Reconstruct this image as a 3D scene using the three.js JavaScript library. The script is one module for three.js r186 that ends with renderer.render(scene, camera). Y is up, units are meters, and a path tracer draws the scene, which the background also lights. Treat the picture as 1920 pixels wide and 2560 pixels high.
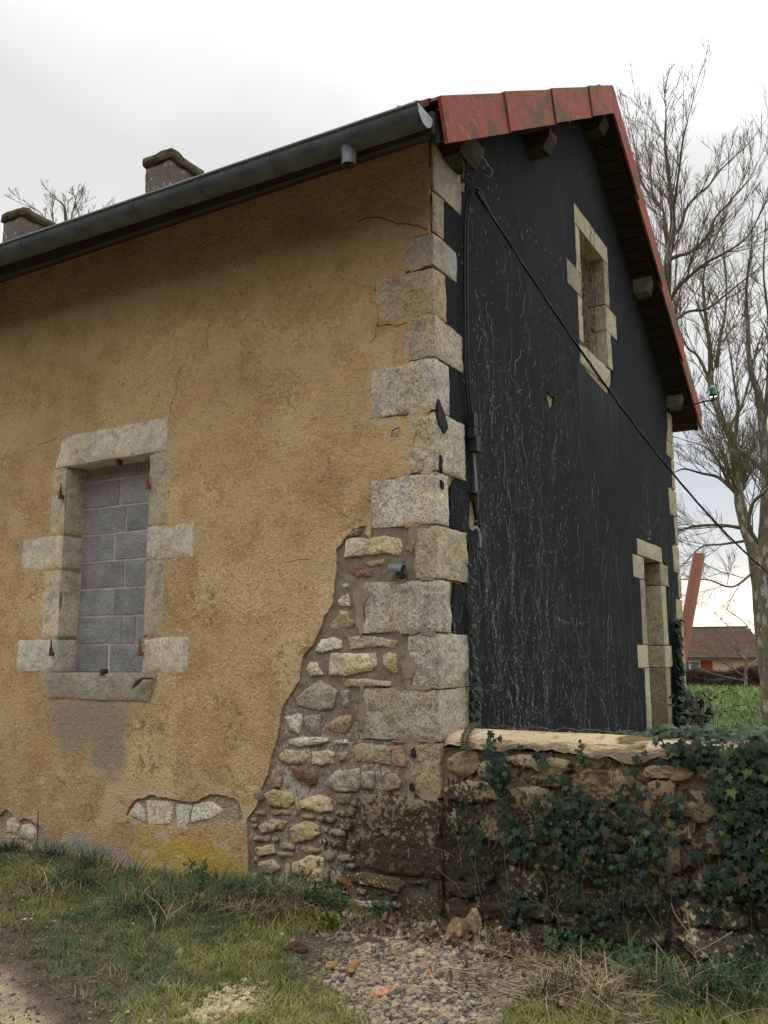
import * as THREE from 'three';
import { mergeGeometries } from 'three/addons/utils/BufferGeometryUtils.js';

// ------------------------------------------------------------------ camera, sky, sun, exposure
const scene = new THREE.Scene();
const camera = new THREE.PerspectiveCamera(60.64, 0.75, 0.05, 1500);
camera.position.set(2.216, 1.628, 4.3375);
camera.rotation.set(THREE.MathUtils.degToRad(8.923), THREE.MathUtils.degToRad(30.48), THREE.MathUtils.degToRad(-0.198), 'YXZ');
const renderer = new THREE.WebGLRenderer({ antialias: true });
renderer.toneMapping = THREE.LinearToneMapping;
renderer.toneMappingExposure = 1.75;
renderer.shadowMap.enabled = true;

const V = (x, y, z) => new THREE.Vector3(x, y, z);
const clamp = (v, a = 0, b = 1) => Math.min(b, Math.max(a, v));
const sm = (a, b, v) => { const t = clamp((v - a) / (b - a)); return t * t * (3 - 2 * t); };
const mix = (a, b, t) => a + (b - a) * t;
const mix3 = (a, b, t) => [mix(a[0], b[0], t), mix(a[1], b[1], t), mix(a[2], b[2], t)];
function rngOf(seed) { let a = seed >>> 0; return () => { a = (a + 0x6D2B79F5) >>> 0; let t = a; t = Math.imul(t ^ (t >>> 15), t | 1); t ^= t + Math.imul(t ^ (t >>> 7), t | 61); return ((t ^ (t >>> 14)) >>> 0) / 4294967296; }; }
function hash(i, j, k) { let h = (Math.imul(i, 374761393) + Math.imul(j, 668265263) + Math.imul(k, 2147483647)) | 0; h = Math.imul(h ^ (h >>> 13), 1274126177); return ((h ^ (h >>> 16)) >>> 0) / 4294967296; }
function vn(x, y, s = 0) {
  const i = Math.floor(x), j = Math.floor(y); let u = x - i, v = y - j; u = u * u * (3 - 2 * u); v = v * v * (3 - 2 * v);
  const a = hash(i, j, s), b = hash(i + 1, j, s), c = hash(i, j + 1, s), d = hash(i + 1, j + 1, s);
  return a + (b - a) * u + (c - a) * v + (a - b - c + d) * u * v;
}
function fbm(x, y, o = 4, s = 0) { let a = 0.5, r = 0, n = 0; for (let k = 0; k < o; k++) { r += a * vn(x, y, s + k * 17); n += a; a *= 0.5; x *= 2.03; y *= 2.03; } return r / n; }
function vn3(x, y, z, s = 0) { const k = Math.floor(z); let t = z - k; t = t * t * (3 - 2 * t); return mix(vn(x, y, s + k * 131), vn(x, y, s + (k + 1) * 131), t); }
const n3 = (x, y, z, s = 0) => vn3(x, y, z, s) - 0.5;

const SUN = new THREE.Vector3(Math.sin(-7.4 * Math.PI / 180), Math.tan(3.2 * Math.PI / 180), -Math.cos(7.4 * Math.PI / 180)).normalize();
{ // overcast evening sky: pale cloud deck, blue-grey banks low down, a yellow gap where the sun sets
  const w = 1024, h = 512, d = new Float32Array(w * h * 4);
  for (let j = 0; j < h; j++) for (let i = 0; i < w; i++) {
    const el = (j + 0.5) / h * Math.PI - Math.PI / 2, ph = (i + 0.5) / w * Math.PI * 2 - Math.PI;
    const y = Math.sin(el), x = Math.cos(el) * Math.cos(ph), z = Math.cos(el) * Math.sin(ph);
    const q = 1 / (Math.max(y, 0) + 0.22), px = x * q, pz = z * q;
    const big = fbm(px * 0.9 + 7.3, pz * 0.9 + 2.1, 5, 5), mid = fbm(px * 2.4 + 1.3, pz * 2.4 + 4.4, 5, 9);
    const azv = Math.atan2(x, -z) * 180 / Math.PI, elv = el * 180 / Math.PI;
    let L = (0.56 + 2.5 * Math.max(y - 0.5, 0)) * (1 + (big - 0.5) * 1.05 + (mid - 0.5) * 0.5);
    // the grey cloud at the upper left of the picture, thin grey wisps over the roof
    L *= 1 - 0.3 * Math.exp(-(((azv + 50) / 20) ** 2) - ((elv - 35) / 10) ** 2) * (0.75 + mid * 0.5) - 0.1 * Math.exp(-(((azv + 24) / 15) ** 2) - ((elv - 38) / 8) ** 2);
    L = Math.max(0.45, L);
    let c = [L, L * 1.0, L * 1.0];
    const eld = el * 180 / Math.PI;
    // low bank of blue-grey cloud with brighter gaps
    const az = Math.atan2(x, -z) * 180 / Math.PI;
    const bank = fbm(az * 0.05 + 3, eld * 0.32 + 5, 4, 31), bank2 = fbm(az * 0.09 + 8, eld * 0.9, 4, 37);
    const low = sm(21, 12, eld + (mid - 0.5) * 10) * sm(0, 3, eld);
    c = mix3(c, mix3([0.34, 0.37, 0.42], [0.52, 0.53, 0.56], sm(0.42, 0.7, bank)), low * 0.93);
    const gap = sm(5.4, 3.8, eld + (bank2 - 0.5) * 4.4) * sm(-1.5, 1.0, eld) * sm(0.42, 0.56, bank2 + sm(3.2, 2.2, eld) * 0.2);
    c = mix3(c, [0.6, 0.57, 0.5], gap * 0.9);
    const ds = Math.hypot((az + 7.4) * 1.0, (eld - 1.4) * 1.3);
    const g = Math.exp(-ds * ds / 5.5) * 0.95 + Math.exp(-ds * ds / 70) * 0.22;
    c = [c[0] + g * 1.0, c[1] + g * 0.8, c[2] + g * 0.46];
    if (el < 0) { const t = sm(0, -6, eld); c = mix3(c, [0.22, 0.21, 0.16], t); }
    const o = (j * w + i) * 4; d[o] = c[0]; d[o + 1] = c[1]; d[o + 2] = c[2]; d[o + 3] = 1;
  }
  const t = new THREE.DataTexture(d, w, h, THREE.RGBAFormat, THREE.FloatType);
  t.mapping = THREE.EquirectangularReflectionMapping; t.magFilter = t.minFilter = THREE.LinearFilter; t.needsUpdate = true;
  scene.background = t; scene.environment = t;
}
const sun = new THREE.DirectionalLight(new THREE.Color(1, 0.86, 0.66), 0.6);
sun.position.copy(SUN).multiplyScalar(60); sun.target.position.set(0, 0, 0); scene.add(sun, sun.target);
sun.castShadow = true; sun.shadow.radius = 24; sun.shadow.mapSize.set(2048, 2048);
Object.assign(sun.shadow.camera, { left: -30, right: 30, top: 20, bottom: -20, near: 0.1, far: 160 });

// ------------------------------------------------------------------ textures
const LUT = new Uint8Array(4097); for (let i = 0; i <= 4096; i++) { const v = i / 4096; LUT[i] = Math.round(255 * (v <= 0.0031308 ? v * 12.92 : 1.055 * Math.pow(v, 1 / 2.4) - 0.055)); }
const enc = (v) => LUT[Math.round(clamp(v) * 4096)];
function texOf(w, h, fn, repeat) {      // fn(u, v) -> linear rgb
  const d = new Uint8Array(w * h * 4);
  for (let j = 0; j < h; j++) for (let i = 0; i < w; i++) { const c = fn((i + 0.5) / w, (j + 0.5) / h), o = (j * w + i) * 4; d[o] = enc(c[0]); d[o + 1] = enc(c[1]); d[o + 2] = enc(c[2]); d[o + 3] = 255; }
  const t = new THREE.DataTexture(d, w, h); t.colorSpace = THREE.SRGBColorSpace; return fin(t, repeat);
}
function bumpOf(w, h, fn, repeat) {     // fn(u, v) -> 0..1
  const d = new Uint8Array(w * h * 4);
  for (let j = 0; j < h; j++) for (let i = 0; i < w; i++) { const c = Math.round(255 * clamp(fn((i + 0.5) / w, (j + 0.5) / h))), o = (j * w + i) * 4; d[o] = d[o + 1] = d[o + 2] = c; d[o + 3] = 255; }
  return fin(new THREE.DataTexture(d, w, h), repeat);
}
function fin(t, repeat) {
  t.magFilter = THREE.LinearFilter; t.minFilter = THREE.LinearMipmapLinearFilter; t.generateMipmaps = true;
  t.wrapS = t.wrapT = repeat === 'mirror' ? THREE.MirroredRepeatWrapping : repeat ? THREE.RepeatWrapping : THREE.ClampToEdgeWrapping; t.needsUpdate = true; return t;
}
const std = (o) => new THREE.MeshStandardMaterial({ roughness: 0.95, metalness: 0, ...o });
const rgb = (r, g, b) => new THREE.Color().setRGB(r, g, b);
// limestone: pale with dark pits; average about 0.8, tinted by each material's colour. One repeat = 0.9 m
const S = 1.8;
const rv = (x, y, s) => (vn(x * 0.83 - y * 0.56, x * 0.56 + y * 0.83, s) + vn(x * 0.37 + y * 0.93 + 7.7, y * 0.37 - x * 0.93, s + 1)) / 2;
const rf = (x, y, o, s) => fbm(x * 0.79 - y * 0.61, x * 0.61 + y * 0.79, o, s);
const pit = (x, y, s) => sm(0.56, 0.72, rv(x * 95, y * 62, s)) * 0.6 + sm(0.56, 0.74, rv(x * 170, y * 120, s + 3)) * 0.6;
const stoneMap = texOf(2048, 2048, (u, v) => {
  const x = u * S, y = v * S, a = rf(x * 22, y * 22, 4, 41), b = rf(x * 5 + 4, y * 5, 4, 43), p = clamp(pit(x, y, 47)) * (0.25 + b * 1.1), w = sm(0.58, 0.74, rv(x * 120, y * 105, 51));
  let k = 0.6 + a * 0.34 + (b - 0.5) * 0.35 - p * 0.36 + w * 0.16; const warm = sm(0.45, 0.72, rf(x * 7 + 9, y * 7, 4, 55)), dark = sm(0.6, 0.78, rf(x * 9 + 2, y * 13, 5, 57)); k *= 1 - 0.3 * dark;
  return [k, k * mix(1, 0.94, warm), k * mix(0.97, 0.76, warm)];
}, 'mirror');
const stoneBump = bumpOf(2048, 2048, (u, v) => { const x = u * S, y = v * S; return 0.35 + rf(x * 60, y * 46, 4, 61) * 0.5 - clamp(pit(x, y, 47)) * 0.35 + (rf(x * 16, y * 13, 3, 63) - 0.5) * 0.3; }, 'mirror');
const stoneMat = (r, g, b, bump = 0.012) => std({ color: rgb(r, g, b), map: stoneMap, bumpMap: stoneBump, bumpScale: bump });
// crusted masonry of the wall foot and the garden wall: pale stone broken by dark crust, moss and lichen, in metres of the wall plane
const crustAt = (x, y) => {              // how much dark crust covers this place
  let c = 0.44;
  c += 0.62 * Math.exp(-(((x + 0.16) / 0.42) ** 2) - ((y - 0.42) / 0.36) ** 2);
  if (x > 0.05) c += 0.3 * sm(1.02, 0.82, y) + 0.18 * sm(0.65, 0.35, y) - 0.08 * sm(0.95, 1.08, y);
  if (x < -0.5) c -= 0.2 * sm(0.25, 0.45, y) * sm(-0.6, -0.9, x);
  if (x < 0 && y > 0.88) c -= 0.3;
  return c;
};
const WX0 = -1.5, WX1 = 2.7, WY0 = 0.05, WY1 = 1.35;
const wallMap = texOf(2048, 700, (u, v) => {
  const x = mix(WX0, WX1, u), y = mix(WY0, WY1, v);
  const g = rf(x * 42, y * 42, 4, 71), m = rf(x * 9, y * 9, 5, 73), f = rf(x * 110, y * 110, 2, 75);
  let c = mix3([0.64, 0.57, 0.45], [0.88, 0.82, 0.69], m); c = c.map((k) => k * (0.7 + 0.45 * g));
  const cr = sm(0.0, 0.2, crustAt(x, y) + (m - 0.5) * 0.9 + (g - 0.5) * 1.3 + (f - 0.5) * 0.5 - 0.56);
  c = mix3(c, mix3([0.04, 0.034, 0.027], [0.125, 0.108, 0.085], f), cr * 0.93);
  const moss = sm(0.0, 0.1, rf(x * 9 + 3, y * 9, 4, 79) + (g - 0.5) * 0.5 - 0.68); c = mix3(c, [0.13, 0.13, 0.035], moss * 0.8);
  const li = sm(0.0, 0.05, rf(x * 17, y * 17, 4, 83) + (f - 0.5) * 0.3 - 0.75) + sm(0.83, 0.9, vn(x * 95, y * 95, 85)) * sm(0.45, 0.6, m); c = mix3(c, [0.86, 0.84, 0.74], clamp(li) * 0.8);
  return c;
});
const wallBump = bumpOf(2048, 700, (u, v) => { const x = mix(WX0, WX1, u), y = mix(WY0, WY1, v); return fbm(x * 30, y * 30, 5, 91); });
const crustMat = (r, g, b) => std({ color: rgb(r, g, b), map: wallMap, bumpMap: wallBump, bumpScale: 0.018 });
const mortarMap = texOf(512, 512, (u, v) => { const x = u, y = v, g = fbm(x * 60, y * 60, 3, 101), m = fbm(x * 8, y * 8, 4, 103), w = sm(0.8, 0.9, vn(x * 120, y * 120, 105)); const k = 0.6 + g * 0.35 + (m - 0.5) * 0.5 + w * 0.35; return [k, k * 0.97, k * 0.92]; }, 'mirror');
const mortarBump = bumpOf(512, 512, (u, v) => fbm(u * 70, v * 70, 4, 107), 'mirror');
const M = {};
M.mortar = std({ color: rgb(0.2, 0.16, 0.115), map: mortarMap, bumpMap: mortarBump, bumpScale: 0.01 });
const blob = (x, y, cx, cy, rx, ry) => Math.exp(-(((x - cx) / rx) ** 2) - ((y - cy) / ry) ** 2);
const MX0 = -1.45, MX1 = 0.05, MY0 = 0.0, MY1 = 2.5;
const bedMap = texOf(1024, 1706, (u, v) => {
  const x = mix(MX0, MX1, u), y = mix(MY0, MY1, v), g = rf(x * 70, y * 70, 3, 301), m = rf(x * 7, y * 7, 5, 303), f = rf(x * 150, y * 150, 2, 305);
  let c = mix3([0.15, 0.125, 0.092], [0.27, 0.225, 0.165], m * 0.8 + g * 0.5 - 0.15).map((k) => k * (0.75 + 0.5 * f));
  const salt = sm(0.0, 0.22, rf(x * 6, y * 8 + 3, 4, 307) * 0.9 + (g - 0.5) * 1.2 + (f - 0.5) * 0.6 - 0.62 + 0.2 * blob(x, y, -0.85, 0.78, 0.5, 0.28)); c = mix3(c, [0.52, 0.48, 0.41], salt * sm(1.45, 1.1, y) * 0.75);
  c = mix3(c, [0.28, 0.2, 0.15], sm(0.58, 0.75, rf(x * 4 + 5, y * 4, 3, 309)) * 0.35);
  const cr = sm(0.0, 0.2, crustAt(x, y) + (m - 0.5) * 0.9 + (g - 0.5) * 1.3 - 0.62); return mix3(c, mix3([0.03, 0.025, 0.019], [0.08, 0.066, 0.048], f), cr * 0.9);
});
// tan render of the front: metres x -4.4..0, y 0..4.7
const FX = 4.4, FY = 4.7;
const renderMap = texOf(2048, 2048, (u, v) => {
  const x = -FX + u * FX, y = v * FY;
  const f = rv(x * 190, y * 190, 111), g = rf(x * 75, y * 75, 3, 113), m = rf(x * 6.5, y * 6.5, 5, 115), l = fbm(x * 1.4 + 5, y * 1.4, 4, 117);
  const lowPart = sm(3.9, 2.2, y + (m - 0.5) * 1.2);
  let c = mix3([0.385, 0.252, 0.125], [0.575, 0.405, 0.21], clamp(0.5 + (m - 0.5) * 1.5 + (l - 0.5) * 1.0));
  c = mix3(c, [0.62, 0.46, 0.25], sm(0.52, 0.78, fbm(x * 3 + 11, y * 3, 5, 119) + (g - 0.5) * 0.4) * (0.25 + 0.6 * lowPart));
  c = c.map((k) => k * (0.74 + 0.42 * g + 0.42 * (f - 0.5)));
  // grains: pale sand and dark specks
  c = mix3(c, [0.68, 0.52, 0.32], sm(0.72, 0.9, vn(x * 120, y * 120, 121)) * (0.15 + 0.4 * lowPart));
  const dk = sm(0.5, 0.75, fbm(x * 5.5 + 2, y * 5.5, 3, 123)) * sm(0.52, 0.72, fbm(x * 46, y * 46, 3, 125)) * (0.15 + 0.85 * sm(2.9, 2.0, y + (l - 0.5)));
  c = mix3(c, [0.2, 0.14, 0.085], dk * 0.75);
  c = mix3(c, [0.16, 0.105, 0.06], sm(0.74, 0.82, rv(x * 95, y * 80, 127)) * 0.6);
  c = mix3(c, [0.68, 0.5, 0.29], sm(0.66, 0.74, rv(x * 75, y * 55, 128)) * sm(0.45, 0.62, m) * 0.55 * lowPart);
  // old pale tide lines and scuffs
  const ln = y - (3.74 + 0.09 * Math.sin(x * 3.1 + 0.8) + (fbm(x * 4, 3, 3, 129) - 0.5) * 0.3);
  if (x > -2.3 && x < -0.35) c = mix3(c, [0.62, 0.43, 0.24], Math.exp(-((ln / 0.035) ** 2)) * sm(0.42, 0.62, g + (m - 0.5) * 0.6) * 0.75 + sm(0.0, -0.18, ln) * sm(-0.5, -0.05, ln) * 0.3 * sm(0.45, 0.6, m));
  for (const [sx, sy, sl] of [[-1.05, 2.62, 1.0], [-1.3, 2.3, 0.7], [-0.75, 2.9, 1.2], [-1.9, 1.9, 0.9]]) { const t = (x - sx) * sl + (y - sy), s = (x - sx) - (y - sy) * 0.6; c = mix3(c, [0.64, 0.47, 0.28], Math.exp(-((t / 0.02) ** 2)) * Math.exp(-((s / 0.22) ** 2)) * sm(0.4, 0.7, g) * 0.7); }
  // grey algae under the sill and at the foot, yellow lichen at the foot
  const st = blob(x, y, -2.78, 1.14, 0.42, 0.2) * 1.1 + blob(x, y, -2.5, 0.93, 0.16, 0.26) * 0.8;
  c = mix3(c, mix3([0.19, 0.17, 0.14], [0.3, 0.26, 0.21], g), sm(0.1, 1.05, st + (m - 0.5) * 1.5 + (g - 0.5) * 0.9 + (f - 0.5) * 0.3) * 0.85);
  const gl = blob(x, y, -2.85, 0.2, 0.55, 0.16) + 0.7 * blob(x, y, -2.3, 0.18, 0.25, 0.12);
  c = mix3(c, mix3([0.2, 0.19, 0.19], [0.42, 0.4, 0.38], g), sm(0.25, 0.6, gl + (m - 0.5) * 0.9 + (g - 0.5) * 0.3) * 0.8);
  const ye = blob(x, y, -1.83, 0.33, 0.36, 0.16) + 0.55 * blob(x, y, -1.5, 0.25, 0.22, 0.16) + 0.4 * blob(x, y, -2.2, 0.28, 0.15, 0.1);
  c = mix3(c, mix3([0.36, 0.26, 0.03], [0.58, 0.42, 0.07], g), sm(0.25, 0.75, ye + (m - 0.5) * 1.0 + (g - 0.5) * 0.35) * 0.85);
  c = mix3(c, [0.62, 0.36, 0.1], sm(0.62, 0.8, fbm(x * 7, y * 7 + 4, 3, 131)) * sm(-1.0, -1.3, x) * sm(-1.9, -1.5, x) * sm(1.3, 0.8, y) * 0.6);
  c = mix3(c, [0.6, 0.43, 0.29], sm(0.66, 0.76, fbm(x * 4, y * 9 + 1, 4, 133) + blob(x, y, -1.9, 0.62, 0.7, 0.16) * 0.22) * sm(0.95, 0.7, y) * 0.7);
  // grey-white wear where the coat dies out beside the corner stones
  c = mix3(c, [0.56, 0.42, 0.26], sm(0.5, 0.7, fbm(x * 9 + 3, y * 9, 4, 135)) * sm(-0.75, -0.4, x) * sm(1.9, 2.4, y) * sm(4.0, 3.6, y) * 0.6);
  return c;
}, 'mirror');
const renderBump = bumpOf(2048, 2048, (u, v) => { const x = -FX + u * FX, y = v * FY; return 0.5 * rv(x * 130, y * 130, 141) + 0.35 * fbm(x * 34, y * 34, 3, 143) + 0.25 * fbm(x * 4, y * 4, 3, 145) - 0.2 * sm(0.74, 0.82, rv(x * 95, y * 80, 127)); }, 'mirror');
M.bed = std({ map: bedMap, bumpMap: mortarBump, bumpScale: 0.012 });
M.render = std({ map: renderMap, bumpMap: renderBump, bumpScale: 0.009 });
M.smear = std({ color: rgb(0.36, 0.295, 0.21), map: mortarMap, bumpMap: mortarBump, bumpScale: 0.01 });
M.brokenRender = std({ color: rgb(0.58, 0.47, 0.33), map: mortarMap, bumpMap: mortarBump, bumpScale: 0.02 });
M.masonry = std({ color: rgb(0.5, 0.37, 0.2), map: stoneMap, bumpMap: stoneBump, bumpScale: 0.015 });
M.block = std({ color: rgb(0.33, 0.345, 0.36), map: mortarMap, bumpMap: mortarBump, bumpScale: 0.006 });
M.blockDark = std({ color: rgb(0.29, 0.305, 0.32), map: mortarMap, bumpMap: mortarBump, bumpScale: 0.006 });
M.blockJoint = std({ color: rgb(0.6, 0.575, 0.52), map: mortarMap, bumpMap: mortarBump, bumpScale: 0.004 });
M.rust = std({ color: rgb(0.12, 0.055, 0.03), roughness: 0.85 });
M.rustBright = std({ color: rgb(0.22, 0.085, 0.035), roughness: 0.9 });
M.iron = std({ color: rgb(0.045, 0.035, 0.03), roughness: 0.7 });
// black bitumen paint with the pale prints that ivy roots left: canvas over z -6.4..0, y 0.2..6.6
const PZ = 6.4, PY0 = 0.2, PH = 6.4;
function blackPaint() {
  const n = 2048, col = document.createElement('canvas'), bmp = document.createElement('canvas'); col.width = col.height = bmp.width = bmp.height = n;
  const c = col.getContext('2d'), b = bmp.getContext('2d'), R = rngOf(5);
  c.fillStyle = '#1d1e21'; c.fillRect(0, 0, n, n); b.fillStyle = '#808080'; b.fillRect(0, 0, n, n);
  const X = (z) => (-z) / PZ * n, Y = (y) => n - (y - PY0) / PH * n;
  for (let k = 0; k < 9000; k++) { c.fillStyle = R() < 0.5 ? 'rgba(17,18,21,0.16)' : 'rgba(48,48,50,0.1)'; const w = 2 + R() * 22, h = 4 + R() * 60; c.fillRect(R() * n, R() * n, w * 0.4, h); }
  for (let k = 0; k < 260; k++) { const x = R() * n, y = R() * n, gg = R() < 0.6; for (let q = 0; q < 60; q++) { c.fillStyle = gg ? 'rgba(58,59,62,0.05)' : 'rgba(12,12,14,0.07)'; const t = R() * 6.28, e = Math.sqrt(R()) * (20 + 50 * hash(k, 1, 1)); c.fillRect(x + Math.cos(t) * e, y + Math.sin(t) * e * 1.6, 6 + R() * 16, 8 + R() * 30); } }
  for (let k = 0; k < 14000; k++) { const g = 40 + R() * 40; c.fillStyle = `rgba(${g},${g},${g + 3},0.35)`; c.fillRect(R() * n, R() * n, 1 + R() * 2, 1 + R() * 2); }
  for (let k = 0; k < 12000; k++) { const g = R() < 0.5 ? 100 : 150; b.fillStyle = `rgb(${g},${g},${g})`; b.fillRect(R() * n, R() * n, 1 + R() * 3, 1 + R() * 3); }
  const dash = (x0, y0, x1, y1, a, w) => { const g = 150 + R() * 60; c.strokeStyle = `rgba(${g},${g},${g * 0.97},${Math.min(1, a * 1.12)})`; c.lineWidth = w * 1.15; c.beginPath(); c.moveTo(x0, y0); c.lineTo(x1, y1); c.stroke(); b.strokeStyle = `rgba(225,225,225,${a})`; b.lineWidth = w; b.beginPath(); b.moveTo(x0, y0); b.lineTo(x1, y1); b.stroke(); };
  const climb = (z, y, ang, len, str, depth) => {
    let p = z, q = y, a = ang * 1.5, gone = 0, on = R() < 0.6;
    while (gone < len && q < 6.0) {
      const st = 0.018 + R() * 0.03; a += (R() - 0.5) * 0.34 - a * 0.03; const np = p + Math.sin(a) * st, nq = q + Math.cos(a) * st;
      if (R() < 0.22) on = !on;
      const f = 1 - gone / len * 0.6;
      if (on) dash(X(p), Y(q), X(np), Y(nq), Math.min(1, (0.3 + R() * 0.5) * str * f), 1.1 + R() * 1.3 * str);
      for (let k = 0; k < 2; k++) if (R() < 0.75 * str) { const s = R() < 0.5 ? -1 : 1, e = (0.008 + R() * 0.022), t = a + s * (0.35 + R() * 0.9), o = (R() - 0.5) * 0.03; dash(X(p + o), Y(q), X(p + o + Math.sin(t) * e), Y(q + Math.cos(t) * e), Math.min(1, (0.3 + R() * 0.5) * str * f), 1 + R()); }
      if (depth < 2 && R() < 0.03) climb(p, q, a + (R() < 0.5 ? -1 : 1) * (0.5 + R() * 0.5), (len - gone) * (0.3 + R() * 0.5), str * 0.85, depth + 1);
      p = np; q = nq; gone += st;
    }
  };
  const starts = [[-0.55, 0.9, 2.4], [-0.62, 1.0, 3.0], [-0.78, 0.9, 2.6], [-0.9, 0.9, 3.6], [-1.0, 1.0, 3.0], [-1.15, 0.9, 3.3], [-1.3, 0.95, 3.6], [-1.5, 1.0, 3.3], [-1.7, 0.9, 2.9], [-1.95, 0.9, 2.9], [-2.2, 0.8, 2.5], [-2.45, 0.9, 2.7], [-2.7, 0.8, 2.2], [-2.95, 0.9, 2.6], [-3.2, 0.8, 2.6], [-3.35, 0.9, 2.9], [-3.5, 0.8, 2.8], [-3.65, 0.9, 2.6], [-3.85, 0.9, 1.6], [-4.05, 0.8, 1.7], [-4.2, 0.8, 1.4], [-4.9, 3.0, 1.2], [-5.5, 2.6, 1.6], [-5.9, 2.2, 1.4]];
  for (const [z, y, l] of starts) { const strong = 0.5 + 0.85 * R() * R(); for (let k = 0; k < 4; k++) climb(z + (R() - 0.5) * 0.05, y - 0.25, (k % 2 ? 1 : -1) * (0.1 + R() * 0.55), l * (0.45 + R() * 0.55), strong, 0); }
  for (let k = 0; k < 60; k++) climb(-0.45 - R() * R() * 3.4, 0.7 + R() * 2.3, (R() - 0.5) * 0.8, 0.4 + R() * 1.2, 0.6, 1);
  for (let k = 0; k < 24; k++) climb(-0.5 - R() * 1.9, 2.8 + R() * 1.2, (R() - 0.5) * 0.9, 0.3 + R() * 0.9, 0.55, 1);
  for (let k = 0; k < 700; k++) { const z = -0.35 - R() * 2.2, y = 1 + R() * 3.9, a = (R() - 0.5) * 2.4, e = 0.01 + R() * 0.03; dash(X(z), Y(y), X(z + Math.sin(a) * e), Y(y + Math.cos(a) * e), 0.3 + R() * 0.5, 1 + R()); }
  // pale lime runs below the attic window and below the torn spot, streak by streak
  for (let k = 0; k < 420; k++) { const z = -2.7 - R() * 1.2, y = 4.15 - R() * 0.25, l = 0.05 + R() * R() * 1.0; c.strokeStyle = `rgba(150,155,168,${0.03 + R() * 0.12})`; c.lineWidth = 1 + R() * 2; c.beginPath(); c.moveTo(X(z), Y(y)); c.lineTo(X(z + (R() - 0.5) * 0.02), Y(y - l)); c.stroke(); }
  for (let k = 0; k < 160; k++) { const z = -3.3 - R() * 0.5, y = 2.7 - R() * 1.0, l = 0.05 + R() * 0.25; c.strokeStyle = `rgba(150,152,160,${0.04 + R() * 0.14})`; c.lineWidth = 1 + R() * 2; c.beginPath(); c.moveTo(X(z), Y(y)); c.lineTo(X(z + (R() - 0.5) * 0.03), Y(y - l)); c.stroke(); }
  const mk = (cv, srgb) => { const t = new THREE.CanvasTexture(cv); if (srgb) t.colorSpace = THREE.SRGBColorSpace; return fin(t, 'mirror'); };
  return new THREE.MeshPhysicalMaterial({ roughness: 0.9, specularIntensity: 0.35, map: mk(col, true), bumpMap: mk(bmp), bumpScale: 0.003 });
}
M.paint = blackPaint();
M.paintPlain = std({ color: rgb(0.012, 0.0125, 0.015), roughness: 0.9 });
const woodMap = texOf(512, 512, (u, v) => { const g = fbm(u * 4, v * 90, 4, 151), k = 0.5 + g * 0.6 + (fbm(u * 3, v * 6, 3, 153) - 0.5) * 0.4; return [k, k * 0.96, k * 0.9]; }, 'mirror');
const woodBump = bumpOf(512, 512, (u, v) => fbm(u * 5, v * 110, 4, 151), 'mirror');
M.board = std({ color: rgb(0.042, 0.028, 0.02), map: woodMap, bumpMap: woodBump, bumpScale: 0.004 });
M.boardB = std({ color: rgb(0.052, 0.033, 0.024), map: woodMap, bumpMap: woodBump, bumpScale: 0.004 });
M.fascia = std({ color: rgb(0.075, 0.05, 0.036), map: woodMap, bumpMap: woodBump, bumpScale: 0.004 });
M.beam = std({ color: rgb(0.24, 0.205, 0.16), map: woodMap, bumpMap: woodBump, bumpScale: 0.012 });
M.beamDark = std({ color: rgb(0.085, 0.066, 0.048), map: woodMap, bumpMap: woodBump, bumpScale: 0.012 });
const tileMap = texOf(1024, 1024, (u, v) => {
  const g = fbm(u * 60, v * 60, 3, 161), m = fbm(u * 9, v * 9, 5, 163), l = rf(u * 7, v * 7, 5, 165);
  let c = mix3([0.25, 0.055, 0.032], [0.4, 0.1, 0.06], m * 0.7 + g * 0.4 - 0.1);
  c = mix3(c, [0.46, 0.2, 0.12], sm(0.66, 0.8, fbm(u * 30, v * 30, 3, 167)) * 0.5);
  c = mix3(c, mix3([0.07, 0.045, 0.03], [0.16, 0.1, 0.055], g), sm(0.5, 0.66, l + (m - 0.5) * 1.0 + (g - 0.5) * 0.4) * 0.85);
  return c;
}, 'mirror');
M.tile = std({ map: tileMap, bumpMap: mortarBump, bumpScale: 0.003, roughness: 0.85 });
M.tileDark = std({ map: tileMap, color: rgb(0.55, 0.5, 0.45), bumpMap: mortarBump, bumpScale: 0.004 });
const zincMap = texOf(512, 512, (u, v) => { const k = 0.72 + (fbm(u * 6, v * 6, 5, 171) - 0.5) * 0.7 + (fbm(u * 60, v * 60, 2, 173) - 0.5) * 0.2; return [k * 0.95, k, k * 1.02]; }, 'mirror');
M.zinc = std({ color: rgb(0.15, 0.175, 0.185), map: zincMap, roughness: 0.62, metalness: 0.35 });
M.zincLight = std({ color: rgb(0.46, 0.48, 0.5), map: zincMap, roughness: 0.5, metalness: 0.3 });
M.cable = std({ color: rgb(0.012, 0.012, 0.013), roughness: 0.6 });
const chimMap = texOf(512, 512, (u, v) => { const g = fbm(u * 40, v * 40, 4, 181), m = fbm(u * 7, v * 4, 4, 183); let c = mix3([0.1, 0.085, 0.065], [0.24, 0.205, 0.165], m * 0.7 + g * 0.4); c = mix3(c, [0.6, 0.56, 0.5], sm(0.7, 0.78, fbm(u * 22, v * 16, 3, 185))); return c; }, 'mirror');
M.chimney = std({ map: chimMap, bumpMap: stoneBump, bumpScale: 0.02 });
const mossMap = texOf(512, 512, (u, v) => { const g = fbm(u * 50, v * 50, 4, 187), m = fbm(u * 9, v * 9, 4, 189); return mix3(mix3([0.05, 0.05, 0.02], [0.12, 0.11, 0.04], g), [0.15, 0.12, 0.08], sm(0.5, 0.65, m)); }, 'mirror');
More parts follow.
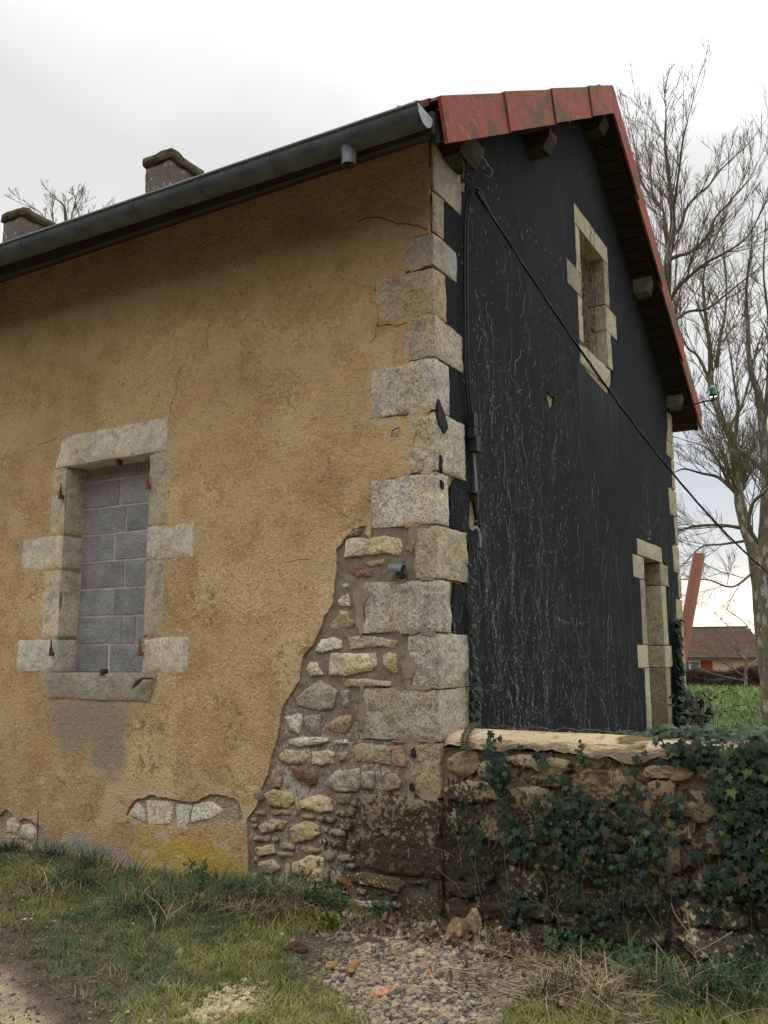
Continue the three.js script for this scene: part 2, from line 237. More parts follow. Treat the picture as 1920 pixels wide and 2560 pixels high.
M.moss = std({ map: mossMap, bumpMap: stoneBump, bumpScale: 0.03 });
const copMap = texOf(1024, 256, (u, v) => { // coping: u along 2.7 m, v around 0.62 m
  const x = u * 2.7, y = v * 0.62, g = fbm(x * 90, y * 90, 3, 191), m = fbm(x * 7, y * 7, 4, 193);
  let c = mix3([0.44, 0.335, 0.2], [0.58, 0.455, 0.29], m).map((k) => k * (0.82 + 0.32 * g));
  c = mix3(c, [0.23, 0.17, 0.1], sm(0.82, 0.92, vn(x * 70, y * 110, 195)) * 0.7);
  const ms = sm(0.5, 0.6, fbm(x * 6, y * 8, 4, 197) + sm(0.85, 1.15, x) * 0.2 - 0.12);
  c = mix3(c, mix3([0.09, 0.05, 0.012], [0.17, 0.1, 0.03], g), ms * sm(0.7, 0.85, x + (m - 0.5) * 0.4) * 0.95);
  const cr = Math.abs(rf(x * 4, y * 6, 3, 199) - 0.5); c = mix3(c, [0.09, 0.07, 0.045], sm(0.008, 0.002, cr) * sm(0.2, 0.1, y) * 0.7);
  c = mix3(c, [0.2, 0.16, 0.11], sm(0.0, 0.15, rf(x * 16, y * 16, 5, 200) * 1.1 + sm(0.16, 0.02, y) * 0.34 - 0.7) * 0.85);
  return c;
});
const copBump = bumpOf(1024, 256, (u, v) => rf(u * 2.7 * 45, v * 0.62 * 45, 4, 311));
M.coping = std({ map: copMap, bumpMap: copBump, bumpScale: 0.01 });
const soilMap = texOf(1024, 1024, (u, v) => { const g = fbm(u * 90, v * 90, 3, 201), m = fbm(u * 14, v * 14, 5, 203), w = sm(0.75, 0.87, vn(u * 130, v * 130, 205)); const k = 0.42 + g * 0.45 + (m - 0.5) * 0.6 + w * 0.5; return [k, k * 0.97, k * 0.9]; }, 'mirror');
const soilBump = bumpOf(512, 512, (u, v) => fbm(u * 60, v * 60, 4, 207), 'mirror');
M.soil = std({ vertexColors: true, map: soilMap, bumpMap: soilBump, bumpScale: 0.03 });
const barkMap = texOf(512, 512, (u, v) => { const g = fbm(u * 50, v * 22, 4, 211), m = fbm(u * 9, v * 5, 4, 213); let c = mix3([0.08, 0.065, 0.045], [0.24, 0.195, 0.13], g); c = mix3(c, [0.42, 0.41, 0.36], sm(0.6, 0.68, m + (g - 0.5) * 0.5) * 0.8); c = mix3(c, [0.18, 0.15, 0.04], sm(0.55, 0.7, fbm(u * 7 + 3, v * 7, 3, 215)) * 0.6); return c; }, 'mirror');
M.bark = std({ map: barkMap, bumpMap: mortarBump, bumpScale: 0.03 });
M.twig = std({ color: rgb(0.15, 0.12, 0.085) });
M.twigOlive = std({ color: rgb(0.16, 0.13, 0.06) });
M.twigGrey = std({ color: rgb(0.17, 0.145, 0.115) });
M.stem = std({ color: rgb(0.24, 0.2, 0.145) });
M.stemBrown = std({ color: rgb(0.12, 0.075, 0.04) });
const leaf = (r, g, b, rough = 0.6) => new THREE.MeshPhysicalMaterial({ specularIntensity: 0.4, color: rgb(r, g, b), roughness: rough, side: THREE.DoubleSide });
M.ivy = [leaf(0.017, 0.034, 0.021), leaf(0.024, 0.045, 0.027), leaf(0.013, 0.026, 0.017), leaf(0.034, 0.062, 0.027), leaf(0.075, 0.105, 0.03), leaf(0.05, 0.036, 0.03), leaf(0.05, 0.07, 0.048)];
M.ivyPale = [leaf(0.06, 0.095, 0.06), leaf(0.08, 0.115, 0.07), leaf(0.045, 0.075, 0.045)];
M.dryLeaf = [leaf(0.2, 0.11, 0.05, 0.9), leaf(0.14, 0.075, 0.04, 0.9), leaf(0.26, 0.16, 0.08, 0.9)];
M.weed = [leaf(0.03, 0.085, 0.03), leaf(0.045, 0.11, 0.035), leaf(0.025, 0.065, 0.03)];
M.orangeLeaf = leaf(0.4, 0.12, 0.06, 0.8);
M.grass = new THREE.MeshStandardMaterial({ color: 0xffffff, roughness: 0.75, side: THREE.DoubleSide });

// ------------------------------------------------------------------ building helpers
const used = {};
function numbered(n) { const k = used[n] = (used[n] || 0) + 1; return k === 1 ? n : `${n}_${String(k - 1).padStart(3, '0')}`; }
function shade(o) { o.castShadow = o.receiveShadow = true; return o; }
function thing(name, label, category, pos = [0, 0, 0], group) { const o = new THREE.Group(); o.name = numbered(name); o.position.set(...pos); o.userData = { label, category }; if (group) o.userData.group = group; scene.add(o); return o; }
function part(parent, name, geo, mat, extra) { const m = shade(new THREE.Mesh(geo, mat)); m.name = name; if (extra) Object.assign(m.userData, extra); parent.add(m); return m; }
function groupPart(parent, name) { const g = new THREE.Group(); g.name = name; parent.add(g); return g; }
function single(name, geo, mat, label, category, group) { const m = shade(new THREE.Mesh(geo, mat)); m.name = numbered(name); m.userData = { label, category }; if (group) m.userData.group = group; scene.add(m); return m; }
function struct(name, geo, mat) { const m = shade(new THREE.Mesh(geo, mat)); m.name = name; m.userData = { kind: 'structure' }; scene.add(m); return m; }
const mm = (list) => list.map(([a, b]) => [a / 1000, b / 1000]);
// uv in units of `s` metres, chosen by the way each vertex faces
function boxUV(g, s = S, ox = 0, oy = 0) {
  const p = g.attributes.position, n = g.attributes.normal, uv = new Float32Array(p.count * 2);
  for (let i = 0; i < p.count; i++) { const ax = Math.abs(n.getX(i)), ay = Math.abs(n.getY(i)), az = Math.abs(n.getZ(i)), x = p.getX(i), y = p.getY(i), z = p.getZ(i); let a, b; if (az >= ax && az >= ay) { a = x; b = y; } else if (ax >= ay) { a = z; b = y; } else { a = x; b = z; } uv[i * 2] = (a + ox) / s; uv[i * 2 + 1] = (b + oy) / s; }
  g.setAttribute('uv', new THREE.BufferAttribute(uv, 2)); return g;
}
function planeUV(g, fn) { const p = g.attributes.position, uv = new Float32Array(p.count * 2); for (let i = 0; i < p.count; i++) { const [a, b] = fn(p.getX(i), p.getY(i), p.getZ(i)); uv[i * 2] = a; uv[i * 2 + 1] = b; } g.setAttribute('uv', new THREE.BufferAttribute(uv, 2)); return g; }
const crustUV = (g) => planeUV(g, (x, y, z) => [(x - z * 0.5 - WX0) / (WX1 - WX0), (y - WY0) / (WY1 - WY0)]);
function freeUV(g, seed, s = S) { g.computeBoundingBox(); const b = g.boundingBox, f = (k) => hash(seed, k, 77), d = b.max.clone().sub(b.min); const ox = f(1) * Math.max(0, s - d.x) - b.min.x, oy = f(2) * Math.max(0, s - d.y) - b.min.y, oz = f(3) * Math.max(0, s - d.z) - b.min.z; const p = g.attributes.position, n = g.attributes.normal, uv = new Float32Array(p.count * 2); for (let i = 0; i < p.count; i++) { const ax = Math.abs(n.getX(i)), ay = Math.abs(n.getY(i)), az = Math.abs(n.getZ(i)), x = p.getX(i) + ox, y = p.getY(i) + oy, z = p.getZ(i) + oz; const [a, c] = az >= ax && az >= ay ? [x, y] : ax >= ay ? [z, y] : [x, z]; uv[i * 2] = a / s; uv[i * 2 + 1] = c / s; } g.setAttribute('uv', new THREE.BufferAttribute(uv, 2)); return g; }
// dressed block between two corners, faces and edges worn by noise
function block(x0, x1, y0, y1, z0, z1, { rough = 0.006, edge = 0.006, seg = 0.035, seed = 0, post, uv = S, jag = 0 } = {}) {
  const w = x1 - x0, h = y1 - y0, d = z1 - z0, k = (v) => Math.max(1, Math.min(20, Math.round(v / seg)));
  const g = new THREE.BoxGeometry(w, h, d, k(w), k(h), k(Math.min(d, 0.5)));
  g.translate((x0 + x1) / 2, (y0 + y1) / 2, (z0 + z1) / 2); if (uv === S) freeUV(g, seed); else boxUV(g, uv, seed * 0.37, seed * 0.61);
  const p = g.attributes.position, c = V((x0 + x1) / 2, (y0 + y1) / 2, (z0 + z1) / 2);
  for (let i = 0; i < p.count; i++) {
    let x = p.getX(i), y = p.getY(i), z = p.getZ(i); const s = seed * 13;
    const a = n3(x * 11, y * 11, z * 11, s) * 1.1 + n3(x * 27, y * 27, z * 27, s + 7) * 0.8 + n3(x * 60, y * 60, z * 60, s + 9) * 0.5;
    const fx = Math.abs(x - c.x) > w / 2 - 1e-4, fy = Math.abs(y - c.y) > h / 2 - 1e-4, fz = Math.abs(z - c.z) > d / 2 - 1e-4;
    const e = n3(x * 7, y * 7, z * 7, s + 3), wear = (fx + fy + fz >= 2) ? -edge * (0.3 + 1.2 * vn3(x * 9, y * 9, z * 9, s + 5)) : 0;
    if (fx) x += Math.sign(x - c.x) * (a * rough + e * edge * 1.2 + wear) + (jag && x < c.x ? (n3(y * 14, seed, 1, 4) * 1.4 + n3(y * 42, seed, 2, 5)) * jag : 0);
    if (fy) y += Math.sign(y - c.y) * (a * rough * 0.5 + e * edge * 0.8 + wear);
    if (fz) z += Math.sign(z - c.z) * (a * rough + wear);
    if (post) [x, y, z] = post(x, y, z);
    p.setXYZ(i, x, y, z);
  }
  g.computeVertexNormals(); return g;
}
const boxGeo = (x0, x1, y0, y1, z0, z1, s = 1) => { const g = new THREE.BoxGeometry(x1 - x0, y1 - y0, z1 - z0); g.translate((x0 + x1) / 2, (y0 + y1) / 2, (z0 + z1) / 2); return boxUV(g, s); };
function outline(pts, step, jit, seed) { // closed polygon, resampled and roughened
  const o = [], n = pts.length;
  for (let i = 0; i < n; i++) { const a = pts[i], b = pts[(i + 1) % n], l = Math.hypot(b[0] - a[0], b[1] - a[1]), k = Math.max(1, Math.round(l / step)); for (let j = 0; j < k; j++) o.push([mix(a[0], b[0], j / k), mix(a[1], b[1], j / k)]); }
  return o.map(([x, y]) => [x + n3(x * 30, y * 30, 1, seed) * jit * 2 + n3(x * 90, y * 90, 2, seed) * jit, y + n3(x * 30, y * 30, 5, seed + 9) * jit * 2 + n3(x * 90, y * 90, 6, seed + 9) * jit]);
}
// a stone lying in the wall plane with outline pts [x, y], a domed, knocked face at zf and sides back to zb
function stone(pts, zb, zf, { rough = 0.008, dome = 0.008, step = 0.03, jit = 0.004, seed = 0 } = {}) {
  const o = outline(pts, step, jit, seed), n = o.length; let cx = 0, cy = 0; for (const [x, y] of o) { cx += x / n; cy += y / n; }
  const rings = [[1.04, zb], [1.03, zf - dome * 1.3], [1.0, zf - dome * 0.4], [0.84, zf], [0.55, zf + dome * 0.3], [0.28, zf + dome * 0.4]], pos = [], idx = [];
  for (const [r, z] of rings) for (const [x, y] of o) { const X = cx + (x - cx) * r, Y = cy + (y - cy) * r; pos.push(X, Y, z + (z === zb ? 0 : (n3(X * 18, Y * 18, seed * 1.7, 3) * 1.3 + n3(X * 45, Y * 45, seed * 2.3, 5) * 0.9) * rough)); }
  pos.push(cx, cy, zf + dome * 0.4);
  for (let r = 0; r < rings.length - 1; r++) for (let i = 0; i < n; i++) { const a = r * n + i, b = r * n + (i + 1) % n, c = a + n, d = b + n; idx.push(a, b, d, a, d, c); }
  const L = (rings.length - 1) * n; for (let i = 0; i < n; i++) idx.push(L + i, L + (i + 1) % n, pos.length / 3 - 1);
  if (area(o) < 0) for (let i = 0; i < idx.length; i += 3) { const t = idx[i]; idx[i] = idx[i + 1]; idx[i + 1] = t; }
  const g = new THREE.BufferGeometry(); g.setAttribute('position', new THREE.Float32BufferAttribute(pos, 3)); g.setIndex(idx);
  g.computeVertexNormals(); const ox = hash(seed, 1, 78) * 1.2, oy = hash(seed, 2, 78) * 1.2; planeUV(g, (x, y) => [(x - cx + 0.3 + ox) / S, (y - cy + 0.3 + oy) / S]); return g;
}
const area = (o) => { let a = 0; for (let i = 0; i < o.length; i++) { const p = o[i], q = o[(i + 1) % o.length]; a += p[0] * q[1] - q[0] * p[1]; } return a; };
function shapeOf(pts, holes = []) { const s = new THREE.Shape(pts.map(([x, y]) => new THREE.Vector2(x, y))); for (const h of holes) s.holes.push(new THREE.Path(h.map(([x, y]) => new THREE.Vector2(x, y)))); return s; }
// plate in the front plane: outline [x, y], from z0 to z1
function plate(pts, z0, z1, holes) { const g = new THREE.ExtrudeGeometry(shapeOf(pts, holes), { depth: z1 - z0, bevelEnabled: false }); g.translate(0, 0, z0); return g; }
// plate in the gable plane: outline [z, y], from x0 to x1
function sidePlate(pts, x0, x1, holes) { const f = (l) => l.map(([z, y]) => [-z, y]); const g = plate(f(pts), x0, x1, (holes || []).map(f)); g.rotateY(Math.PI / 2); return g; }
// tapered tubes collected into one geometry
class Tubes {
  constructor() { this.p = []; this.i = []; this.uv = []; }
  add(pts, radii, sides = 5) {
    const n = pts.length; if (n < 2) return; let up = V(0.31, 0.9, 0.3); let dist = 0; const base = this.p.length / 3;
    for (let k = 0; k < n; k++) {
      const a = pts[Math.max(0, k - 1)], b = pts[Math.min(n - 1, k + 1)], t = V().subVectors(b, a).normalize(); if (k) dist += pts[k].distanceTo(pts[k - 1]);
      let u = V().crossVectors(t, up); if (u.lengthSq() < 1e-4) u = V().crossVectors(t, V(1, 0, 0)); u.normalize(); const w = V().crossVectors(u, t); up = w.clone();
      const r = Array.isArray(radii) ? radii[k] : radii;
      for (let s = 0; s <= sides; s++) { const q = s / sides * Math.PI * 2, c = Math.cos(q) * r, d = Math.sin(q) * r; this.p.push(pts[k].x + u.x * c + w.x * d, pts[k].y + u.y * c + w.y * d, pts[k].z + u.z * c + w.z * d); this.uv.push(s / sides * 1.0, dist * 0.8); }
    }
    const m = sides + 1; for (let k = 0; k < n - 1; k++) for (let s = 0; s < sides; s++) { const a = base + k * m + s; this.i.push(a, a + m, a + 1, a + 1, a + m, a + m + 1); }
  }
  geo() { const g = new THREE.BufferGeometry(); g.setAttribute('position', new THREE.Float32BufferAttribute(this.p, 3)); g.setAttribute('uv', new THREE.Float32BufferAttribute(this.uv, 2)); g.setIndex(this.i); g.computeVertexNormals(); return g; }
}
const tube = (pts, r, sides = 6) => { const t = new Tubes(); t.add(pts.map((q) => q.isVector3 ? q : V(...q)), r, sides); return t.geo(); };
const spline = (pts, n) => new THREE.CatmullRomCurve3(pts.map((q) => q.isVector3 ? q : V(...q)), false, 'catmullrom', 0.5).getPoints(n);

// ------------------------------------------------------------------ ground and road
const ROAD = { x: -2.229, z: 0.988, ex: 0.933, ez: 0.361 };
const roadDist = (x, z) => -(x - ROAD.x) * ROAD.ez + (z - ROAD.z) * ROAD.ex + (fbm(x * 2.2, z * 2.2, 3, 221) - 0.5) * 0.3;
const GRAVEL = [[-0.62, 0.62], [-0.42, 0.3], [-0.25, 0.1], [0.25, 0.1], [0.52, 0.3], [0.74, 0.62], [0.7, 1.0], [0.6, 1.35], [0.32, 1.2], [0.04, 0.98], [-0.3, 0.84]];
const inPoly = (x, y, P) => { let c = false; for (let i = 0, j = P.length - 1; i < P.length; j = i++) if ((P[i][1] > y) !== (P[j][1] > y) && x < (P[j][0] - P[i][0]) * (y - P[i][1]) / (P[j][1] - P[i][1]) + P[i][0]) c = !c; return c; };
function groundY(x, z) {
  let h = 0.215 - 0.13 * sm(0.05, 1.9, z); h += (fbm(x * 3, z * 3, 3, 223) - 0.5) * 0.035 * sm(25, 5, Math.abs(z));
  if (z < -7) h -= 0.019 * Math.min(-7 - z, 64); if (z > 8) h -= 0.003 * (z - 8);
  h += 0.02 * Math.exp(-(((x + 0.9) / 0.5) ** 2) - ((z - 0.25) / 0.3) ** 2);
  return h;
}
function groundCol(x, z) {
  const m = fbm(x * 2.5, z * 2.5, 4, 225), l = fbm(x * 0.5, z * 0.5, 4, 227);
  if (z < -1.2) { const band = sm(-34, -44, z + (m - 0.5) * 6); return mix3(mix3([0.1, 0.17, 0.035], [0.16, 0.2, 0.05], l * 0.7 + m * 0.5 - 0.1), [0.16, 0.13, 0.075], band); }
  if (z > 4.6) return mix3([0.045, 0.055, 0.025], [0.06, 0.055, 0.035], m);
  const rd = roadDist(x, z); let c = mix3([0.12, 0.11, 0.055], [0.16, 0.125, 0.075], m);
  c = mix3(c, [0.11, 0.082, 0.055], sm(-0.35, -0.05, rd));
  if (inPoly(x, z, GRAVEL)) c = [0.085, 0.07, 0.055];
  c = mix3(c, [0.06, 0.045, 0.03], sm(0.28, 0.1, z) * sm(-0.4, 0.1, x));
  return c;
}
{
  const N = 300, k = 6.5, s = 1.2, pos = [], col = [], uv = [], idx = [];
  for (let j = 0; j <= N; j++) for (let i = 0; i <= N; i++) {
    const x = -0.6 + s * Math.sinh(k * (i / N * 2 - 1)), z = 0.7 + s * Math.sinh(k * (j / N * 2 - 1)); let y = groundY(x, z);
    const rd = roadDist(x, z); if (z > 0 && rd > 0.12) y -= 0.025 * sm(0.12, 0.3, rd);
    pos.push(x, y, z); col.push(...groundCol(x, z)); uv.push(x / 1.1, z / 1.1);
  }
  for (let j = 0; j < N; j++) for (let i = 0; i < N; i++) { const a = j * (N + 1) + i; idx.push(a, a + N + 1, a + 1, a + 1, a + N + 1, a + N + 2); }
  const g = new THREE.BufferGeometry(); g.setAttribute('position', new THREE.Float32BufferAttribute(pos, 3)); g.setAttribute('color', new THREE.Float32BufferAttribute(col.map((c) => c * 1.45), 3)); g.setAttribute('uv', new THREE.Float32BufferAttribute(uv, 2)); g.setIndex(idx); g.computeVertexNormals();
  struct('ground', g, M.soil);
  const A = 260, B = 60, rp = [], rc = [], ru = [], ri = [];
  for (let j = 0; j <= B; j++) for (let i = 0; i <= A; i++) {
    const a = (i / A - 0.5) * 16, b = 0.02 + (j / B) ** 1.6 * 3.0; let x = ROAD.x + a * ROAD.ex - b * ROAD.ez, z = ROAD.z + a * ROAD.ez + b * ROAD.ex; const w = (fbm(x * 2.2, z * 2.2, 3, 221) - 0.5) * 0.3 * (1 - j / B); x += w * ROAD.ez; z -= w * ROAD.ex;
    rp.push(x, groundY(x, z) + 0.004 - 0.01 * sm(0.05, 0.0, b), z); const d = sm(0.06, 0.3, b + (fbm(x * 7, z * 7, 3, 229) - 0.5) * 0.35), c = mix3([0.1, 0.078, 0.055], mix3([0.36, 0.28, 0.19], [0.47, 0.375, 0.26], fbm(x * 5, z * 5, 3, 231)), d); rc.push(...c.map((q) => q * 1.45)); ru.push(x / 0.8, z / 0.8);
  }
  for (let j = 0; j < B; j++) for (let i = 0; i < A; i++) { const a = j * (A + 1) + i; ri.push(a, a + A + 1, a + 1, a + 1, a + A + 1, a + A + 2); }
  const r = new THREE.BufferGeometry(); r.setAttribute('position', new THREE.Float32BufferAttribute(rp, 3)); r.setAttribute('color', new THREE.Float32BufferAttribute(rc, 3)); r.setAttribute('uv', new THREE.Float32BufferAttribute(ru, 2)); r.setIndex(ri); r.computeVertexNormals();
  struct('road', r, M.soil);
}

// ------------------------------------------------------------------ the house
const house = thing('farmhouse', 'derelict tan rendered farmhouse with a black painted gable, stone corners and red verge tiles', 'house');
const HX = -9.6, GZ = -6.306, APZ = -3.23, APY = 6.86, SL = 0.62, SR = 0.69, OV = 0.27;
const roofTop = (z) => z > APZ ? APY - SL * (z - APZ) : APY - SR * (APZ - z);
const under = (z) => roofTop(z) - (z > APZ ? 0.2 : 0.268);
const OPEN = { x0: -3.088, x1: -2.238, y0: 1.473, y1: 2.987 };
const front = groupPart(house, 'front_wall');
{
  // masonry body behind the render
  const hole = [[-3.13, 1.43], [-2.2, 1.43], [-2.2, 3.03], [-3.13, 3.03]];
  part(front, 'masonry', boxUV(plate([[HX, -0.2], [-0.03, -0.2], [-0.03, 4.66], [HX, 4.66]], -0.42, -0.034, [hole]), S), M.masonry);
  // tan render coat with its broken right edge and the spalled patches
  const brk = mm([[-426, 2335], [-481, 2348], [-551, 2336], [-633, 2255], [-669, 2222], [-668, 2101], [-683, 2016], [-693, 1913], [-734, 1846], [-760, 1829], [-785, 1744], [-836, 1659], [-904, 1599], [-925, 1522], [-934, 1447], [-998, 1361], [-1056, 1274], [-1081, 1163], [-1100, 1060], [-1137, 974], [-1162, 879], [-1210, 800], [-1241, 697], [-1311, 617], [-1302, 476], [-1293, 336], [-1295, 90]]);
  const rough = outline([[-0.02, 4.66], [-0.02, 4.07], [-0.19, 4.06], [-0.19, 3.85], [-0.4, 3.83], [-0.4, 3.56], [-0.165, 3.54], [-0.165, 3.3], [-0.42, 3.27], [-0.425, 2.99], [-0.16, 2.97], [-0.16, 2.62], [-0.42, 2.6], ...brk], 0.018, 0.0045, 7);
  const k = rough.findIndex(([, y]) => y < 0.1), edge = rough.slice(0, k + 1);
  const spall = outline(mm([[-2339, 544], [-2267, 647], [-2131, 695], [-1937, 689], [-1749, 679], [-1625, 729], [-1529, 747], [-1407, 726], [-1365, 690], [-1340, 615], [-1410, 565], [-1500, 590], [-1606, 560], [-1785, 512], [-1943, 507], [-2152, 503]]), 0.02, 0.007, 11);
  const spall2 = outline(mm([[-3760, 419], [-3618, 440], [-3547, 485], [-3408, 420], [-3263, 439], [-3149, 381], [-3126, 315], [-3192, 251], [-3166, 163], [-3200, 120], [-3587, 110], [-3760, 110]]), 0.02, 0.008, 13);
  const flake = outline([[-0.292, 2.862], [-0.284, 2.901], [-0.234, 2.915], [-0.211, 2.876], [-0.24, 2.851]], 0.02, 0.003, 15);
  const coat = plate([[HX, -0.1], [HX, 4.66], ...edge], -0.03, 0, [hole, spall, spall2, flake]);
  planeUV(coat, (x, y) => [(x + FX) / FX, y / FY]); part(front, 'render_coat', coat, M.render);
  // grey-brown bedding mortar of the bared corner
  const mg = new THREE.PlaneGeometry(1.36, 2.5, 70, 120); mg.translate(-0.7, 1.15, -0.02);
  { const p = mg.attributes.position; for (let i = 0; i < p.count; i++) { const x = p.getX(i), y = p.getY(i); p.setZ(i, -0.011 + n3(x * 9, y * 9, 1, 21) * 0.012 + n3(x * 30, y * 30, 2, 22) * 0.008); } mg.computeVertexNormals(); planeUV(mg, (x, y) => [(x - MX0) / (MX1 - MX0), (y - MY0) / (MY1 - MY0)]); }
  part(front, 'mortar', mg, M.bed);
  part(front, 'broken_render', boxUV(plate(outline([[-2.4, 0.44], [-2.3, 0.75], [-1.3, 0.8], [-1.3, 0.55], [-1.7, 0.42]], 0.05, 0.01, 23), -0.034, -0.02), 0.6), M.brokenRender);
  part(front, 'broken_render', boxUV(plate([[-3.85, 0.05], [-3.85, 0.55], [-3.05, 0.55], [-3.05, 0.05]], -0.034, -0.018), 0.6), M.brokenRender);
  const tone = { cream: [[0.86, 0.78, 0.58], [0.8, 0.72, 0.52]], white: [[0.84, 0.8, 0.7], [0.9, 0.85, 0.72]], grey: [[0.52, 0.47, 0.38], [0.46, 0.43, 0.35]], gold: [[0.66, 0.53, 0.31], [0.62, 0.52, 0.34]], ochre: [[0.56, 0.48, 0.33], [0.5, 0.44, 0.33]], tan: [[0.7, 0.6, 0.43], [0.62, 0.54, 0.4]], pink: [[0.5, 0.37, 0.26], [0.46, 0.33, 0.24]], rust: [[0.26, 0.14, 0.08], [0.3, 0.19, 0.12]] };
  const cache = {}; const mat = (t, i) => cache[t + i % 2] || (cache[t + i % 2] = stoneMat(...tone[t][i % 2], 0.014));
  const bits = [
    ['cream', [[-602, 2279], [-531, 2284], [-451, 2269], [-343, 2280], [-237, 2254], [-220, 2212], [-247, 2155], [-333, 2181], [-431, 2174], [-612, 2171]]], ['rust', [[-607, 2124], [-531, 2137], [-461, 2099], [-412, 2072], [-421, 2051], [-551, 2036], [-622, 2073]]],
    ['ochre', [[-491, 2135], [-348, 2146], [-343, 2119], [-431, 2100]]], ['rust', [[-400, 2085], [-305, 2108], [-285, 2082], [-334, 2055], [-402, 2056]]], ['pink', [[-587, 2310], [-541, 2331], [-491, 2331], [-511, 2296], [-582, 2289]]],
    ['cream', [[-637, 2009], [-586, 2018], [-581, 1994], [-616, 1987]]], ['cream', [[-662, 1916], [-591, 1952], [-570, 1880], [-652, 1880]]], ['gold', [[-728, 1777], [-672, 1810], [-641, 1856], [-590, 1842], [-585, 1808], [-542, 1791], [-550, 1762], [-630, 1746], [-692, 1739]]],
    ['white', [[-820, 1621], [-774, 1689], [-691, 1700], [-635, 1683], [-633, 1637], [-691, 1629], [-773, 1610]]], ['tan', [[-590, 1704], [-481, 1707], [-374, 1696], [-255, 1676], [-279, 1636], [-383, 1644], [-570, 1634]]],
    ['cream', [[-706, 1604], [-550, 1604], [-403, 1608], [-393, 1543], [-432, 1510], [-609, 1475], [-715, 1482]]], ['gold', [[-350, 1595], [-317, 1609], [-265, 1599], [-253, 1503], [-275, 1491], [-326, 1519], [-355, 1555]]],
    ['cream', [[-882, 1514], [-862, 1557], [-809, 1553], [-764, 1483], [-855, 1472]]], ['tan', [[-619, 1464], [-486, 1462], [-303, 1449], [-299, 1426], [-427, 1418], [-614, 1415]]],
    ['grey', [[-954, 1345], [-881, 1397], [-787, 1445], [-705, 1409], [-664, 1389], [-694, 1294], [-786, 1278], [-890, 1288], [-943, 1303]]], ['grey', [[-634, 1390], [-569, 1399], [-579, 1297], [-624, 1296]]], ['white', [[-1039, 1232], [-921, 1252], [-910, 1220], [-930, 1131], [-994, 1158]]],
    ['grey', [[-895, 1237], [-775, 1251], [-784, 1130], [-846, 1136], [-889, 1196]]], ['gold', [[-734, 1189], [-643, 1246], [-569, 1253], [-569, 1200], [-593, 1154], [-683, 1155]]], ['white', [[-1015, 1094], [-909, 1117], [-743, 1122], [-723, 1104], [-804, 1079], [-908, 1062], [-1004, 1074]]],
    ['white', [[-688, 1105], [-603, 1120], [-583, 1100], [-677, 1084]]], ['gold', [[-1078, 1002], [-1025, 1040], [-908, 1038], [-860, 1010], [-886, 968], [-991, 959], [-1061, 974]]], ['tan', [[-837, 1036], [-733, 1054], [-677, 1041], [-682, 980], [-762, 963], [-839, 965]]],
    ['pink', [[-642, 1035], [-603, 1045], [-600, 1005], [-637, 995]]], ['ochre', [[-549, 1080], [-485, 1102], [-390, 1100], [-300, 1093], [-310, 999], [-409, 997], [-534, 1001]]], ['pink', [[-286, 1093], [-204, 1108], [-206, 990], [-282, 992]]],
    ['pink', [[-1125, 907], [-1087, 935], [-1044, 921], [-1063, 819], [-1123, 815]]], ['rust', [[-975, 933], [-906, 942], [-803, 912], [-802, 863], [-843, 840], [-937, 878]]], ['grey', [[-731, 884], [-662, 940], [-514, 960], [-506, 861], [-524, 835], [-661, 829], [-721, 857]]],
    ['grey', [[-490, 944], [-409, 957], [-414, 859], [-490, 857]]], ['pink', [[-334, 935], [-269, 955], [-237, 911], [-251, 871], [-334, 857]]], ['ochre', [[-1182, 769], [-1106, 804], [-988, 792], [-961, 745], [-1008, 708], [-1148, 709]]], ['tan', [[-904, 758], [-781, 800], [-700, 782], [-690, 719], [-780, 699], [-903, 717]]],
    ['grey', [[-1227, 583], [-1130, 634], [-1012, 628], [-1043, 580], [-1193, 545]]], ['ochre', [[-991, 589], [-877, 648], [-785, 625], [-774, 586], [-835, 544], [-958, 519]]], ['tan', [[-1246, 457], [-1116, 487], [-1094, 440], [-1212, 411]]],
    ['grey', [[-1211, 378], [-1104, 403], [-1055, 363], [-1113, 324], [-1210, 321]]], ['tan', [[-966, 398], [-834, 461], [-753, 454], [-752, 328], [-832, 311], [-966, 350]]], ['tan', [[-595, 378], [-481, 407], [-259, 404], [-223, 378], [-260, 329], [-369, 338], [-576, 350]]],
    ['white', [[-566, 252], [-481, 256], [-323, 277], [-323, 239], [-443, 227], [-556, 230]]],
    ['white', [[-2324, 546], [-2251, 643], [-2187, 600], [-2165, 518]]], ['white', [[-2160, 656], [-1929, 664], [-1944, 533], [-2136, 499]]], ['white', [[-1899, 651], [-1769, 656], [-1799, 510], [-1892, 512]]], ['white', [[-1748, 663], [-1609, 690], [-1512, 648], [-1592, 595], [-1772, 549]]],
    ['cream', [[-3560, 400], [-3470, 440], [-3410, 390], [-3440, 320], [-3550, 325]]], ['white', [[-3400, 385], [-3290, 405], [-3230, 360], [-3260, 290], [-3390, 300]]], ['tan', [[-3540, 300], [-3440, 295], [-3420, 215], [-3530, 205]]], ['cream', [[-3400, 280], [-3270, 265], [-3240, 190], [-3390, 180]]],
    ['grey', [[-292, 2862], [-284, 2898], [-234, 2912], [-214, 2876], [-240, 2853]]],
  ];
  const boxes = [];
